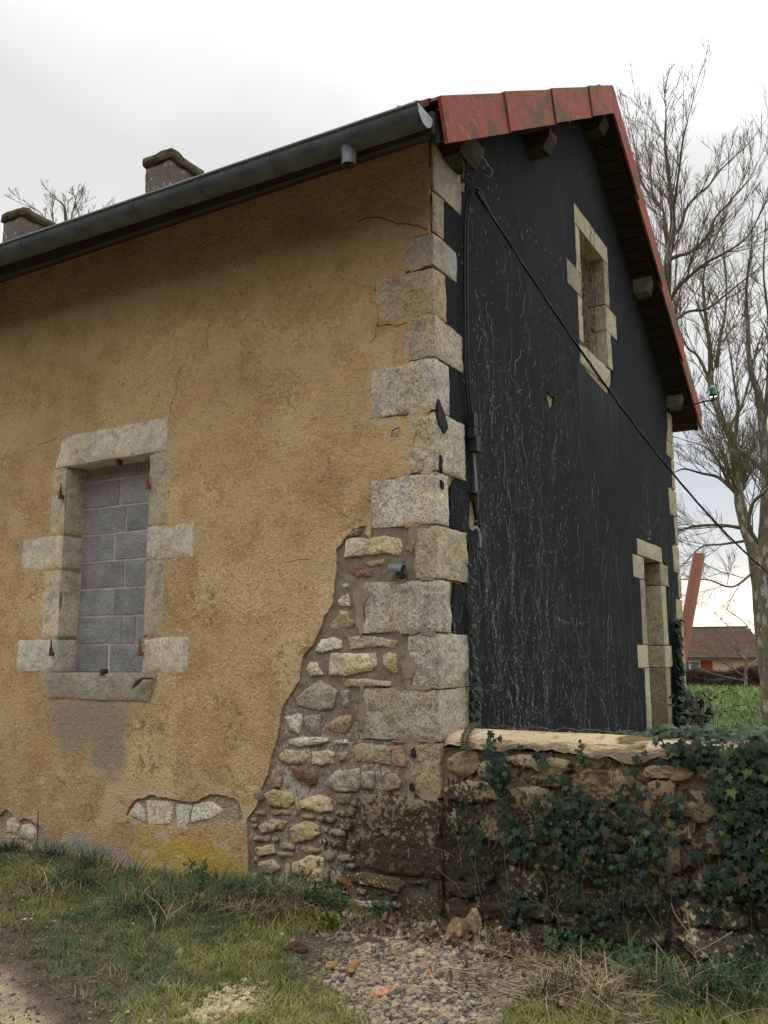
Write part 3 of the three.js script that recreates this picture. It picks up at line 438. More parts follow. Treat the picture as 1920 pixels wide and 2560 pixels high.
  bits.forEach(([t, pl], i) => {
    const q = mm(pl); let m = mat(t, i); const cy = q.reduce((a, b) => a + b[1], 0) / q.length; let g = stone(q, -0.05, cy < 0.95 && q[0][0] > -1.3 ? 0.006 : t === 'rust' ? -0.012 : -0.003 + 0.006 * hash(i, 3, 9), { rough: 0.012, dome: 0.009, step: 0.022, jit: 0.004, seed: i + 1 });
    if (q[0][0] < -1.3) g = stone(q, -0.05, -0.012, { rough: 0.006, dome: 0.004, step: 0.022, jit: 0.004, seed: i + 1 });
    else if (cy < 0.8) { crustUV(g); m = crustMat(...tone[t][0].map((v) => v * 1.15)); }
    part(front, 'rubble_stone', g, m);
    boxes.push([Math.min(...q.map((a) => a[0])), Math.max(...q.map((a) => a[0])), Math.min(...q.map((a) => a[1])), Math.max(...q.map((a) => a[1]))]);
  });
  // crusted stones that fill the wall foot between them
  boxes.push([-0.5, 0, 0.42, 0.84], [-0.22, 0, 0.08, 0.36], [-0.2, 0, 0.84, 1.13]);
  const R = rngOf(77), cm = [[0.46, 0.4, 0.3], [0.36, 0.32, 0.25], [0.46, 0.38, 0.26], [0.4, 0.34, 0.27]].map((c) => crustMat(...c));
  let tries = 0, made = 0;
  while (made < 120 && tries++ < 9000) {
    const w = 0.035 + R() * 0.15 * (1 - made / 150), h = 0.025 + R() * 0.06, x = -1.27 + R() * 1.2, y = 0.08 + R() * 0.72, b = [x - w / 2, x + w / 2, y - h / 2, y + h / 2];
    if (b[1] > -0.01 || b[0] < -1.28 || boxes.some((q) => b[0] < q[1] + 0.002 && b[1] > q[0] - 0.002 && b[2] < q[3] + 0.001 && b[3] > q[2] - 0.001)) continue;
    boxes.push(b); made++; const poly = []; for (let k = 0; k < 9; k++) { const a = k / 9 * 6.283, e = 0.82 + R() * 0.3, c = Math.cos(a), s = Math.sin(a), f = 1 / Math.max(Math.abs(c), Math.abs(s)) ** 0.7; poly.push([x + c * f * w / 2 * e, y + s * f * h / 2 * e]); }
    part(front, 'rubble_stone', crustUV(stone(poly, -0.05, -0.004 + R() * 0.012, { rough: 0.014, dome: 0.01, step: 0.02, jit: 0.004, seed: 100 + made })), cm[made % 4]);
  }
  part(front, 'foundation_stone', crustUV(block(-0.5, 0.006, 0.425, 0.835, -0.4, 0.016, { rough: 0.012, edge: 0.012, seed: 61 })), crustMat(0.34, 0.29, 0.22));
  part(front, 'foundation_stone', crustUV(block(-0.215, 0.004, 0.06, 0.345, -0.4, 0.012, { rough: 0.012, edge: 0.014, seed: 62 })), crustMat(0.52, 0.43, 0.28));
  part(front, 'foundation_stone', crustUV(block(-0.8, -0.225, 0.05, 0.215, -0.4, 0.004, { rough: 0.014, edge: 0.014, seed: 63 })), crustMat(0.34, 0.29, 0.22));
  // dressed corner stones: long and short faces alternate; each runs round the corner
  const Q = [[4.345, 4.65, 0.02, 0.4], [4.08, 4.338, 0.02, 0.155], [3.866, 4.066, 0.195, 0.315], [3.557, 3.852, 0.41, 0.17], [3.303, 3.55, 0.171, 0.395], [2.988, 3.296, 0.433, 0.185], [2.63, 2.98, 0.165, 0.395], [2.325, 2.622, 0.433, 0.16], [2.017, 2.316, 0.152, 0.4], [1.722, 2.012, 0.49, 0.17], [1.414, 1.715, 0.181, 0.385], [1.133, 1.41, 0.481, 0.385], [0.84, 1.126, 0.191, 0.3]];
  const qc = [[0.5, 0.44, 0.36], [0.46, 0.37, 0.26], [0.47, 0.44, 0.4], [0.55, 0.44, 0.31], [0.56, 0.49, 0.38], [0.62, 0.58, 0.49], [0.6, 0.54, 0.43], [0.66, 0.62, 0.53], [0.56, 0.49, 0.37], [0.58, 0.54, 0.46], [0.55, 0.5, 0.42], [0.5, 0.46, 0.38], [0.42, 0.36, 0.25]];
  Q.forEach(([y0, y1, l, d], i) => { const px = 0.005 + 0.006 * hash(i, 1, 4), pz = i < 2 ? -0.006 : 0.001 + 0.004 * hash(i, 2, 4); part(front, 'quoin_stone', block(-l, px, y0 - 0.001, y1 + 0.001, -d, pz, { rough: i < 3 ? 0.004 : 0.009, edge: 0.005, jag: 0.016, seg: 0.022, seed: 20 + i }), stoneMat(...qc[i].map((v) => v * 1.12), i < 3 ? 0.006 : 0.016)); });
  { const R2 = rngOf(79); Q.forEach(([y0, y1, l], i) => { if (i < 2) return; for (let k = 0; k < 5; k++) { const side = k < 3, x = side ? -l + (R2() - 0.4) * 0.03 : -l + R2() * l * 0.9, y = side ? mix(y0, y1, R2()) : (R2() < 0.5 ? y0 : y1) + (R2() - 0.5) * 0.012, a = side ? 0.014 + R2() * 0.03 : 0.03 + R2() * 0.07, b = side ? 0.03 + R2() * 0.08 : 0.008 + R2() * 0.014, pl = []; for (let q = 0; q < 9; q++) { const t = q / 9 * 6.283, e = 0.6 + R2() * 0.7; pl.push([Math.min(x + Math.cos(t) * a * e, -0.012), y + Math.sin(t) * b * e]); } const g = plate(outline(pl, 0.012, 0.004, i * 7 + k), -0.01, 0.002 + R2() * 0.005); planeUV(g, (px, py) => [(px + FX) / FX, py / FY]); part(front, 'mortar_smear', g, i < 8 ? M.render : M.smear); } }); }
  // spots of black paint that ran onto the corner stones
  for (const [pl, z] of [[[[-0.03, 3.03], [0.02, 3.05], [0.1, 2.97], [0.14, 2.9], [0.09, 2.86], [0.02, 2.9], [-0.02, 2.96]], 0], [[[0.035, 2.73], [0.06, 2.7], [0.055, 2.62], [0.03, 2.64]], 0], [[[0.04, 2.58], [0.075, 2.57], [0.07, 2.53], [0.045, 2.54]], 0]])
    part(front, 'paint_spot', sidePlate(outline(pl.map(([a, b]) => [-Math.max(a, 0.004), b]), 0.012, 0.004, 31), 0.008, 0.021), M.paintPlain);
  part(front, 'paint_spot', plate(outline([[-0.16, 1.085], [-0.145, 1.1], [-0.13, 1.06], [-0.14, 1.045], [-0.16, 1.05]], 0.01, 0.003, 33), 0.01, 0.02), M.paintPlain);
  part(front, 'paint_spot', plate(outline([[-0.175, 0.9], [-0.16, 0.912], [-0.145, 0.89], [-0.15, 0.865], [-0.17, 0.87]], 0.01, 0.003, 34), 0.01, 0.02), M.paintPlain);
  for (const [pts, cr] of [[[[-0.52, 4.27], [-0.46, 4.28], [-0.361, 4.256], [-0.27, 4.2], [-0.166, 4.159], [-0.1, 4.13], [-0.026, 4.087]], 0.003], [[[-2.06, 3.24], [-2.05, 3.33], [-2.0, 3.42], [-2.02, 3.5], [-1.96, 3.58]], 0.0016], [[[-3.45, 3.2], [-3.3, 3.215], [-3.22, 3.24]], 0.0018], [[[-1.72, 3.62], [-1.74, 3.75], [-1.7, 3.9]], 0.0012], [[[-1.03, 2.16], [-0.95, 2.17], [-0.86, 2.175]], 0.0016]]) part(front, 'crack', tube(spline(pts.map(([x, y]) => V(x, y, 0.0004)), pts.length * 6).map((p) => { p.y += n3(p.x * 30, p.y * 30, 1, 3) * 0.012; return p; }), cr, 4), M.cable);
  // cut stub of a grey pipe
  const stub = new THREE.CylinderGeometry(0.032, 0.032, 0.09, 20, 1, true, -0.4, 4.2); stub.rotateZ(Math.PI / 2 - 0.12); stub.translate(-0.235, 2.075, 0.035);
  part(front, 'pipe_stub', stub, std({ color: rgb(0.16, 0.17, 0.18), roughness: 0.6, side: THREE.DoubleSide })); part(front, 'pipe_bracket', boxGeo(-0.235, -0.21, 2.03, 2.08, -0.02, 0.045), M.iron);
}
// the blocked window of the front
{
  const w = groupPart(house, 'blocked_window'); const mats = [stoneMat(0.74, 0.69, 0.58, 0.005), stoneMat(0.63, 0.57, 0.44, 0.005), stoneMat(0.74, 0.67, 0.53, 0.005), stoneMat(0.56, 0.5, 0.4, 0.005), stoneMat(0.7, 0.66, 0.57, 0.005)];
  const d0 = -0.3, f = 0.005, o = { rough: 0.003, edge: 0.006, seg: 0.03 };
  part(w, 'lintel', block(-3.2, -2.072, 2.99, 3.232, d0, f + 0.003, { ...o, seed: 1, post: (x, y, z) => [x < -3.1 ? x - (0.03 - (y - 2.99) * 0.3) : x, y, z] }), mats[0]);
  const J = [[-3.255, OPEN.x0, 2.478, 2.985, 1], [-3.55, OPEN.x0, 2.222, 2.474, 0], [-3.283, OPEN.x0, 1.716, 2.218, 2], [-3.545, OPEN.x0, 1.473, 1.712, 4], [OPEN.x1, -2.056, 2.478, 2.985, 3], [OPEN.x1, -1.803, 2.238, 2.472, 4], [OPEN.x1, -2.053, 1.724, 2.234, 3], [OPEN.x1, -1.815, 1.473, 1.718, 2]];
  J.forEach(([x0, x1, y0, y1, c], i) => part(w, 'jamb_stone', block(x0, x1, y0, y1, d0, f + 0.002 * hash(i, 5, 1), { ...o, edge: 0.007, jag: i < 4 ? 0.012 : 0, seed: 2 + i }), mats[c]));
  for (const [xa, xb] of [[-3.2, OPEN.x0 - 0.007], [OPEN.x1 + 0.007, -2.12]]) part(w, 'mortar_bed', boxGeo(xa, xb, 1.46, 3.0, -0.29, -0.003, 0.6), M.smear);
  part(w, 'sill', block(-3.19, -2.09, 1.287, 1.469, d0, 0.012, { rough: 0.003, edge: 0.005, seg: 0.03, seed: 12, post: (x, y, z) => [x < -3 ? x + (1.469 - y) * 0.15 : x > -2.25 ? x - (1.469 - y) * 0.3 : x, y, z] }), stoneMat(0.44, 0.415, 0.36, 0.008));
  part(w, 'mortar_bed', boxUV(plate([[OPEN.x0 - 0.01, 1.46], [OPEN.x1 + 0.01, 1.46], [OPEN.x1 + 0.01, 3.0], [OPEN.x0 - 0.01, 3.0]], -0.26, -0.173), 0.6), M.blockJoint);
  const cuts = [[-2.747, 0.024], [-2.628, 0.003, -2.483, 0.012], [-2.702, 0.003], [-2.622, 0.012], [-2.738, 0.022], [-2.623, 0.01], [-2.703, 0.01], [-2.623, 0.003, -2.489, 0.003]];
  cuts.forEach((c, r) => {
    const y0 = 1.471 + 0.2025 * r + 0.005, y1 = Math.min(y0 + 0.1915, 3.0); let x = OPEN.x0 + 0.006; const ends = []; for (let k = 0; k < c.length; k += 2) ends.push([c[k] - c[k + 1] / 2, c[k] + c[k + 1] / 2]); ends.push([OPEN.x1 + 0.01, 0]);
    ends.forEach(([e, nx], k) => { const g = block(x, e, y0, y1, -0.24, -0.164 - 0.002 * hash(r, k, 8), { rough: 0.0025, edge: 0.003, seg: 0.05, seed: 40 + r * 3 + k, uv: 0.8 }); part(w, 'concrete_block', g, (r + k) % 3 ? M.block : M.blockDark); x = nx; });
  });
  for (const [x, y, m] of [[-3.114, 2.775, M.rust], [-2.222, 2.765, M.rustBright], [-3.124, 1.62, M.rust], [-2.232, 1.62, M.rustBright]]) {
    const g = mergeGeometries([new THREE.CylinderGeometry(0.011, 0.015, 0.06, 10).toNonIndexed().translate(x, y, 0.03), new THREE.CylinderGeometry(0.004, 0.008, 0.06, 8).toNonIndexed().translate(x, y + 0.058, 0.03), new THREE.BoxGeometry(0.022, 0.026, 0.05).toNonIndexed().translate(x, y - 0.015, 0.006)]); part(w, 'hinge_pin', g, m);
  }
  part(w, 'iron_catch', boxGeo(-2.62, -2.588, 1.462, 1.5, -0.03, 0.016), M.iron); part(w, 'iron_catch', boxGeo(-2.6, -2.57, 2.955, 2.992, -0.06, -0.02), M.iron);
  const lp = [[-2.12, 1.443, 0.0], [-2.125, 1.445, 0.05], [-2.17, 1.445, 0.055], [-2.215, 1.42, 0.055], [-2.27, 1.372, 0.055]]; part(w, 'shutter_hook', tube(lp, [0.006, 0.007, 0.009, 0.017, 0.004], 7), M.rust);
}
// the black gable
{
  const gable = groupPart(house, 'gable_wall'); const W1 = [[-2.85, 4.2], [-3.66, 4.2], [-3.66, 5.38], [-2.85, 5.38]], D1 = [[-4.58, 0.1], [-5.33, 0.1], [-5.33, 2.58], [-4.58, 2.58]];
  part(gable, 'masonry', boxUV(sidePlate([[-0.05, -0.2], [GZ + 0.02, -0.2], [GZ + 0.02, under(GZ)], [APZ, under(APZ)], [-0.05, under(-0.05)]], -0.42, -0.016, [W1, D1]), S), M.masonry);
  const nearEdge = outline(mm([[-246, 4583], [-346, 4606], [-409, 4589], [-515, 4635], [-500, 4573], [-432, 4522], [-394, 4522], [-386, 4477], [-326, 4414], [-287, 4343], [-178, 4333], [-163, 4252], [-149, 4167], [-135, 4105], [-157, 4058], [-240, 4053], [-313, 4054], [-306, 4011], [-310, 3956], [-338, 3893], [-257, 3851], [-180, 3855], [-167, 3817], [-170, 3707], [-171, 3582], [-176, 3549], [-282, 3540], [-386, 3517], [-401, 3437], [-409, 3311], [-310, 3317], [-239, 3340], [-191, 3299], [-176, 3198], [-181, 2987], [-370, 2971], [-399, 2929], [-399, 2766], [-406, 2660], [-243, 2613], [-196, 2555], [-180, 2432], [-166, 2331], [-177, 2333], [-391, 2298], [-429, 2240], [-421, 2066], [-338, 1996], [-223, 2010], [-199, 1868], [-212, 1720], [-386, 1706], [-385, 1455], [-396, 1482], [-382, 1178], [-382, 40]]), 0.02, 0.006, 41);
  const kk = nearEdge.findIndex(([, y]) => y < 0.12), ne = nearEdge.slice(0, kk + 1);
  const farEdge = outline(mm([[-5975, 60], [-5975, 1390], [-5981, 1638], [-6188, 1655], [-6184, 1935], [-5964, 1954], [-5984, 2184], [-6191, 2202], [-6130, 2475], [-5987, 2498], [-5949, 2795], [-6145, 2840], [-6108, 3151], [-5927, 3161], [-5910, 3464], [-6119, 3505], [-6144, 3832], [-5911, 3874], [-5949, 4037], [-6037, 4176], [-6194, 4440], [-6240, 4470]]), 0.025, 0.006, 43);
  const fe = farEdge.slice(0, farEdge.findIndex(([z, y]) => z < -6.23 && y > 4.44) + 1);
  const winHole = outline([[-2.76, 5.5], [-2.76, 4.93], [-2.56, 4.9], [-2.56, 4.7], [-2.77, 4.66], [-2.76, 4.06], [-3.07, 4.02], [-3.59, 3.98], [-3.76, 4.2], [-3.765, 4.62], [-3.94, 4.64], [-3.94, 4.87], [-3.765, 4.9], [-3.765, 5.5]], 0.03, 0.006, 45);
  const doorHole = [[-4.38, 0.26], [-4.42, 1.43], [-4.22, 1.45], [-4.22, 1.64], [-4.44, 1.68], [-4.44, 2.3], [-4.22, 2.33], [-4.22, 2.51], [-4.4, 2.55], [-4.4, 2.68], [-5.36, 2.68], [-5.6, 2.5], [-5.6, 2.32], [-5.62, 2.28], [-5.36, 1.68], [-5.62, 1.63], [-5.62, 1.44], [-5.46, 1.4], [-5.44, 0.26]];
  const torn = outline([[-0.47, 2.56], [-0.52, 2.52], [-0.555, 2.43], [-0.54, 2.355], [-0.45, 2.32], [-0.44, 2.38]], 0.02, 0.005, 47), spot = outline([[-1.9, 3.581], [-2.07, 3.575], [-2.05, 3.51], [-1.95, 3.45], [-1.91, 3.53]], 0.015, 0.006, 49);
  const paint = sidePlate([...ne, ...fe, [GZ + 0.03, under(GZ + 0.03) - 0.004], [APZ, under(APZ) - 0.004], [-0.2, under(-0.2) - 0.004]], -0.012, 0, [winHole, doorHole, torn, spot]);
  planeUV(paint, (x, y, z) => [-z / PZ, (y - PY0) / PH]); part(gable, 'paint_coat', paint, M.paint);
  const F = [[4.05, 4.44, 0.28], [3.86, 4.04, 0.39], [3.49, 3.85, 0.18], [3.16, 3.48, 0.39], [2.83, 3.15, 0.18], [2.49, 2.82, 0.35], [2.2, 2.48, 0.17], [1.95, 2.19, 0.34], [1.65, 1.94, 0.14], [1.36, 1.64, 0.33], [1.05, 1.35, 0.33], [0.72, 1.04, 0.33], [0.36, 0.71, 0.33]];
  F.forEach(([y0, y1, d], i) => part(gable, 'quoin_stone', block(-0.4, 0.004, y0, y1, GZ - 0.01, GZ + d, { rough: 0.006, edge: 0.01, seg: 0.05, seed: 80 + i }), stoneMat(0.62, 0.52, 0.36, 0.012)));
  // hairline crack: a thin open seam
  const crack = [[-1.18, 5.35], [-1.22, 5.1], [-1.27, 4.86], [-1.33, 4.74], [-1.42, 4.66], [-1.47, 4.5], [-1.5, 4.25]].map(([z, y]) => V(0.0005, y, z)); part(gable, 'crack', tube(crack, 0.0025, 4), M.cable);
  const surround = stoneMat(0.64, 0.56, 0.42, 0.008), dim = stoneMat(0.46, 0.39, 0.28, 0.01), infill = std({ color: rgb(0.24, 0.2, 0.15), map: mortarMap, bumpMap: mortarBump, bumpScale: 0.015 });
  const o = { rough: 0.0025, edge: 0.003, seg: 0.05 };
  const at = groupPart(house, 'attic_window');
  part(at, 'lintel', block(-0.3, 0.006, 5.345, 5.53, -3.775, -2.755, { ...o, seed: 101 }), surround);
  [[-2.885, -2.765, 4.92, 5.34], [-2.885, -2.5, 4.69, 4.912], [-2.885, -2.765, 4.27, 4.685], [-3.77, -3.62, 4.895, 5.34], [-3.975, -3.62, 4.635, 4.885], [-3.77, -3.62, 4.27, 4.63]].forEach(([z0, z1, y0, y1], i) => part(at, 'jamb_stone', block(-0.3, 0.005, y0, y1, z0, z1, { ...o, seed: 102 + i }), i === 1 || i === 3 ? dim : surround));
  part(at, 'sill', block(-0.3, 0.004, 4.06, 4.265, -3.72, -2.8, { ...o, edge: 0.012, seed: 109 }), surround);
  part(at, 'infill_panel', boxUV(sidePlate([[-2.86, 4.24], [-3.65, 4.24], [-3.65, 5.36], [-2.86, 5.36]], -0.3, -0.165), 0.7), infill);
  const dr = groupPart(house, 'doorway');
  part(dr, 'lintel', block(-0.3, 0.006, 2.55, 2.715, -5.4, -4.37, { ...o, seed: 111 }), surround);
  [[-4.6, -4.18, 2.315, 2.54], [-4.6, -4.41, 1.67, 2.31], [-4.6, -4.19, 1.445, 1.665], [-4.6, -4.43, 0.15, 1.44], [-5.65, -5.29, 2.305, 2.535], [-5.5, -5.29, 1.665, 2.3], [-5.66, -5.29, 1.43, 1.66], [-5.5, -5.29, 0.15, 1.425]].forEach(([z0, z1, y0, y1], i) => part(dr, 'jamb_stone', block(-0.3, 0.005, y0, y1, z0, z1, { ...o, seed: 112 + i }), i % 3 === 1 ? dim : surround));
  part(dr, 'infill_panel', boxUV(sidePlate([[-4.58, 0.1], [-5.31, 0.1], [-5.31, 2.57], [-4.58, 2.57]], -0.3, -0.165), 0.7), infill);
  // the two walls away from view
  part(house, 'rear_wall', boxGeo(HX, -0.05, -0.2, 4.45, GZ, GZ + 0.4), M.masonry); part(house, 'end_wall', boxUV(sidePlate([[-0.05, -0.2], [GZ + 0.02, -0.2], [GZ + 0.02, under(GZ)], [APZ, under(APZ)], [-0.05, under(-0.05)]], HX - 0.02, HX + 0.4), S), M.masonry);
}
// the roof
{
  const roof = groupPart(house, 'roof'); const R = rngOf(91);
  const slope = (z) => z > APZ ? -Math.atan(SL) : Math.atan(SR);
  // soffit boards, laid along the ridge direction
  for (const [za, zb] of [[0.42, APZ + 0.02], [-6.6, APZ - 0.02]]) { const n = 28; for (let k = 0; k < n; k++) { const t0 = k / n, t1 = (k + 1) / n - 0.003, z0 = mix(za, zb, t0), z1 = mix(za, zb, t1), zc = (z0 + z1) / 2, len = Math.hypot(z1 - z0, under(z1) - under(z0)); const g = new THREE.BoxGeometry(-HX + 0.22, 0.018, len); boxUV(g, 0.8, R() * 3, 0); g.rotateX(zc > APZ ? Math.atan(SL) : -Math.atan(SR)); g.translate((HX + 0.22) / 2, under(zc) + 0.009 + R() * 0.004, zc); part(roof, 'soffit_board', g, k % 3 ? M.board : M.boardB); } }
  // purlin ends
  const pur = [[-0.37, -0.12, 4.6, 4.735, 0.19, M.beamDark, 0.02], [-1.8, -1.63, 5.44, 5.585, 0.19, M.beamDark, 0], [-3.33, -3.15, 6.42, 6.57, 0.2, M.beamDark, 0], [-4.95, -4.73, 5.4, 5.59, 0.2, M.beam, 0], [-6.28, -6.06, 4.46, 4.6, 0.18, M.beam, 0]];
  pur.forEach(([z0, z1, y0, y1, x1, m], i) => { const g = block(-0.3, x1, y0, y1, z0, z1, { rough: 0.004, edge: 0.004, seg: 0.03, seed: 130 + i, uv: 0.6, post: (x, y, z) => [x > 0.15 ? x - Math.max(0, (y0 + 0.09 - y)) * 0.7 : x, y, z] }); part(roof, 'purlin', g, m); });
  // barge rafters behind the verge, eaves board
  part(roof, 'bargeboard', boxUV(sidePlate([[0.4, roofTop(0.4) - 0.255], [APZ, APY - 0.255], [APZ, APY - 0.07], [0.4, roofTop(0.4) - 0.07]], 0.2, 0.243), 0.6), M.board); part(roof, 'bargeboard', boxUV(sidePlate([[-6.6, roofTop(-6.6) - 0.275], [APZ, APY - 0.275], [APZ, APY - 0.07], [-6.6, roofTop(-6.6) - 0.07]], 0.2, 0.243), 0.6), M.board);
  part(roof, 'eaves_board', boxUV(new THREE.BoxGeometry(-HX + 0.24, 0.13, 0.025).translate((HX + 0.24) / 2, 4.455, 0.43), 0.9), M.fascia); part(roof, 'eaves_board', boxGeo(HX, 0.24, 4.3, 4.46, -6.63, -6.6), M.fascia);
  // verge tiles: upright plates with a flange over the roof, each lapping the one below
  const verge = (z0, z1, k) => { // z0 lower end
    const lo = 0.02, hi = 0.004, up = Math.sign(z1 - z0); const pts = (z, off) => [z, roofTop(z) + off]; const zz0 = z0, zz1 = Math.abs(z1 - APZ) < 0.02 ? z1 : z1 + up * 0.05;
    const sh = up * 0.087, low = (z) => { const q = clamp(z + sh, -6.8, 0.6), e = Math.abs(z - APZ) < 0.02 ? APZ : q; return [e, roofTop(e) - 0.285]; }; 
    const g = sidePlate([low(zz0), low(zz1), pts(zz1, 0.0), pts(zz0, 0.0)], OV - 0.022, OV); const p = g.attributes.position;
    for (let i = 0; i < p.count; i++) { const t = (p.getZ(i) - zz0) / (zz1 - zz0); p.setX(i, p.getX(i) + mix(lo, hi, t)); p.setY(i, p.getY(i) + mix(0.008, 0, t)); }
    const f = sidePlate([pts(zz0, 0.0), pts(zz1, 0.0), pts(zz1, -0.018), pts(zz0, -0.018)], OV - 0.2, OV - 0.021); const q = f.attributes.position; for (let i = 0; i < q.count; i++) { const t = (q.getZ(i) - zz0) / (zz1 - zz0); q.setX(i, q.getX(i) + mix(lo, hi, t)); q.setY(i, q.getY(i) + mix(0.008, 0, t)); }
    const m = mergeGeometries([g.toNonIndexed ? g : g, f]); m.computeVertexNormals(); boxUV(m, 1.1, k * 0.63, k * 0.29); part(roof, 'verge_tile', m, M.tile);
  };
  const zs = [0.444, -0.486, -1.419, -2.395, -3.225]; for (let k = 0; k < 4; k++) verge(zs[k], zs[k + 1], k);
  const zf = [-6.66, -5.8, -4.94, -4.08, -3.235]; for (let k = 0; k < 4; k++) verge(zf[k], zf[k + 1], k + 5);
  // interlocking tiles: a few along the verge as single tiles, the covering beyond them as one body
  const tileAt = (x0, za, zb, kind) => { // zb upslope
    const w = 0.22, n = 8, pos = [], idx = []; for (let j = 0; j <= 1; j++) for (let i = 0; i <= n; i++) { const u = i / n, z = j ? zb : za, wave = 0.022 * Math.exp(-(((u - 0.12) / 0.1) ** 2)) + 0.016 * Math.exp(-(((u - 0.6) / 0.12) ** 2)); pos.push(x0 + u * w, roofTop(z) - 0.004 + wave + (j ? -0.012 : 0.018), z); }
    for (let i = 0; i <= n; i++) pos.push(x0 + i / n * w, roofTop(za) - 0.03, za);
    const m = n + 1; for (let i = 0; i < n; i++) { idx.push(i, i + m, i + 1, i + 1, i + m, i + m + 1, i, i + 1, 2 * m + i, i + 1, 2 * m + i + 1, 2 * m + i); }
    const g = new THREE.BufferGeometry(); g.setAttribute('position', new THREE.Float32BufferAttribute(pos, 3)); g.setIndex(idx); g.computeVertexNormals(); return boxUV(g, 1.1, hash(Math.round(x0 * 50), Math.round(za * 50), 3) * 4, 0);
  };
  const rest = []; for (const [za, zb] of [[0.47, APZ], [-6.69, APZ]]) { const n = 12; for (let r = 0; r < n; r++) { const a = mix(za, zb, r / n), b = mix(za, zb, Math.min(1, (r + 1.12) / n)); for (let c = 0; c < 45; c++) { const x0 = OV - 0.26 - c * 0.22; if (c < 1) part(roof, 'roof_tile', tileAt(x0, a, b), M.tileDark); else rest.push(tileAt(x0, a, b)); } } }
  part(roof, 'roof_tiles', mergeGeometries(rest), M.tileDark, { kind: 'stuff' });
  for (let k = 0; k < 30; k++) { const g = new THREE.CylinderGeometry(0.1, 0.115, 0.37, 14, 1, true, -Math.PI / 2, Math.PI); g.rotateX(-Math.PI / 2); g.rotateY(Math.PI / 2); g.translate(-0.02 - k * 0.34, APY - 0.085 + (k % 2) * 0.004, APZ); part(roof, 'ridge_tile', boxUV(g, 1.1, k, 0), M.tileDark); }
}
// the gutter
{
  const gut = groupPart(house, 'gutter'); const r = 0.087, y = (x) => 4.452 - 0.0165 * (x - 0.24), zc = 0.53, x1 = 0.238, x0 = HX;
  const trough = (xa, xb, rr, th) => { const pos = [], idx = [], n = 18; for (const x of [xa, xb]) for (const q of [rr, rr - th]) for (let i = 0; i <= n; i++) { const a = Math.PI * (i / n); pos.push(x, y(x) + 0.012 - Math.sin(a) * q, zc - Math.cos(a) * q); } const m = n + 1; for (let i = 0; i < n; i++) { idx.push(i, i + 2 * m, i + 1, i + 1, i + 2 * m, i + 2 * m + 1, m + i, m + i + 1, 3 * m + i, m + i + 1, 3 * m + i + 1, 3 * m + i); for (const o of [0, 2 * m]) idx.push(o + i, o + i + 1, o + m + i, o + i + 1, o + m + i + 1, o + m + i); } for (const i of [0, n]) idx.push(i, m + i, 2 * m + i, m + i, 3 * m + i, 2 * m + i); const g = new THREE.BufferGeometry(); g.setAttribute('position', new THREE.Float32BufferAttribute(pos, 3)); g.setIndex(idx); return g; };
  const nonIdx = (g) => { const k = g.toNonIndexed(); k.computeVertexNormals(); return planeUV(k, (x, yy, z) => [x / 0.7, (yy + z) / 0.7]); };
  const t = trough(x0, x1, r, 0.003); t.computeVertexNormals(); planeUV(t, (x, yy, z) => [x / 0.7, (yy + z) / 0.7]); const tm = M.zinc.clone(); tm.side = THREE.DoubleSide; part(gut, 'trough', t, tm);
  part(gut, 'rolled_bead', tube([V(x0, y(x0) + 0.014, zc + r), V(x1, y(x1) + 0.014, zc + r)], 0.011, 10), M.zinc);
  for (let k = 0; k < 15; k++) { const x = -0.19 - k * 0.557; const g = trough(x - 0.011, x + 0.011, r + 0.003, 0.005); part(gut, 'joint_band', nonIdx(g), tm); }
  const cap = new THREE.CircleGeometry(r, 24, Math.PI, Math.PI); cap.rotateY(Math.PI / 2); cap.translate(x1 + 0.002, y(x1) + 0.014, zc); part(gut, 'end_cap', mergeGeometries([cap, cap.clone().scale(1, 1, 1).translate(-0.003, 0, 0)]), M.zincLight);
  const ox = -0.245, oy = y(ox) - r + 0.012; const prof = [[0.05, 0.02], [0.044, 0.0], [0.041, -0.02], [0.04, -0.085], [0.037, -0.085], [0.037, 0]].map(([a, b]) => new THREE.Vector2(a, b)); const out = new THREE.LatheGeometry(prof, 24); out.translate(ox, oy, zc); const om = M.zincLight.clone(); om.color.setRGB(0.23, 0.25, 0.26); om.side = THREE.DoubleSide; part(gut, 'outlet', out, om);
}
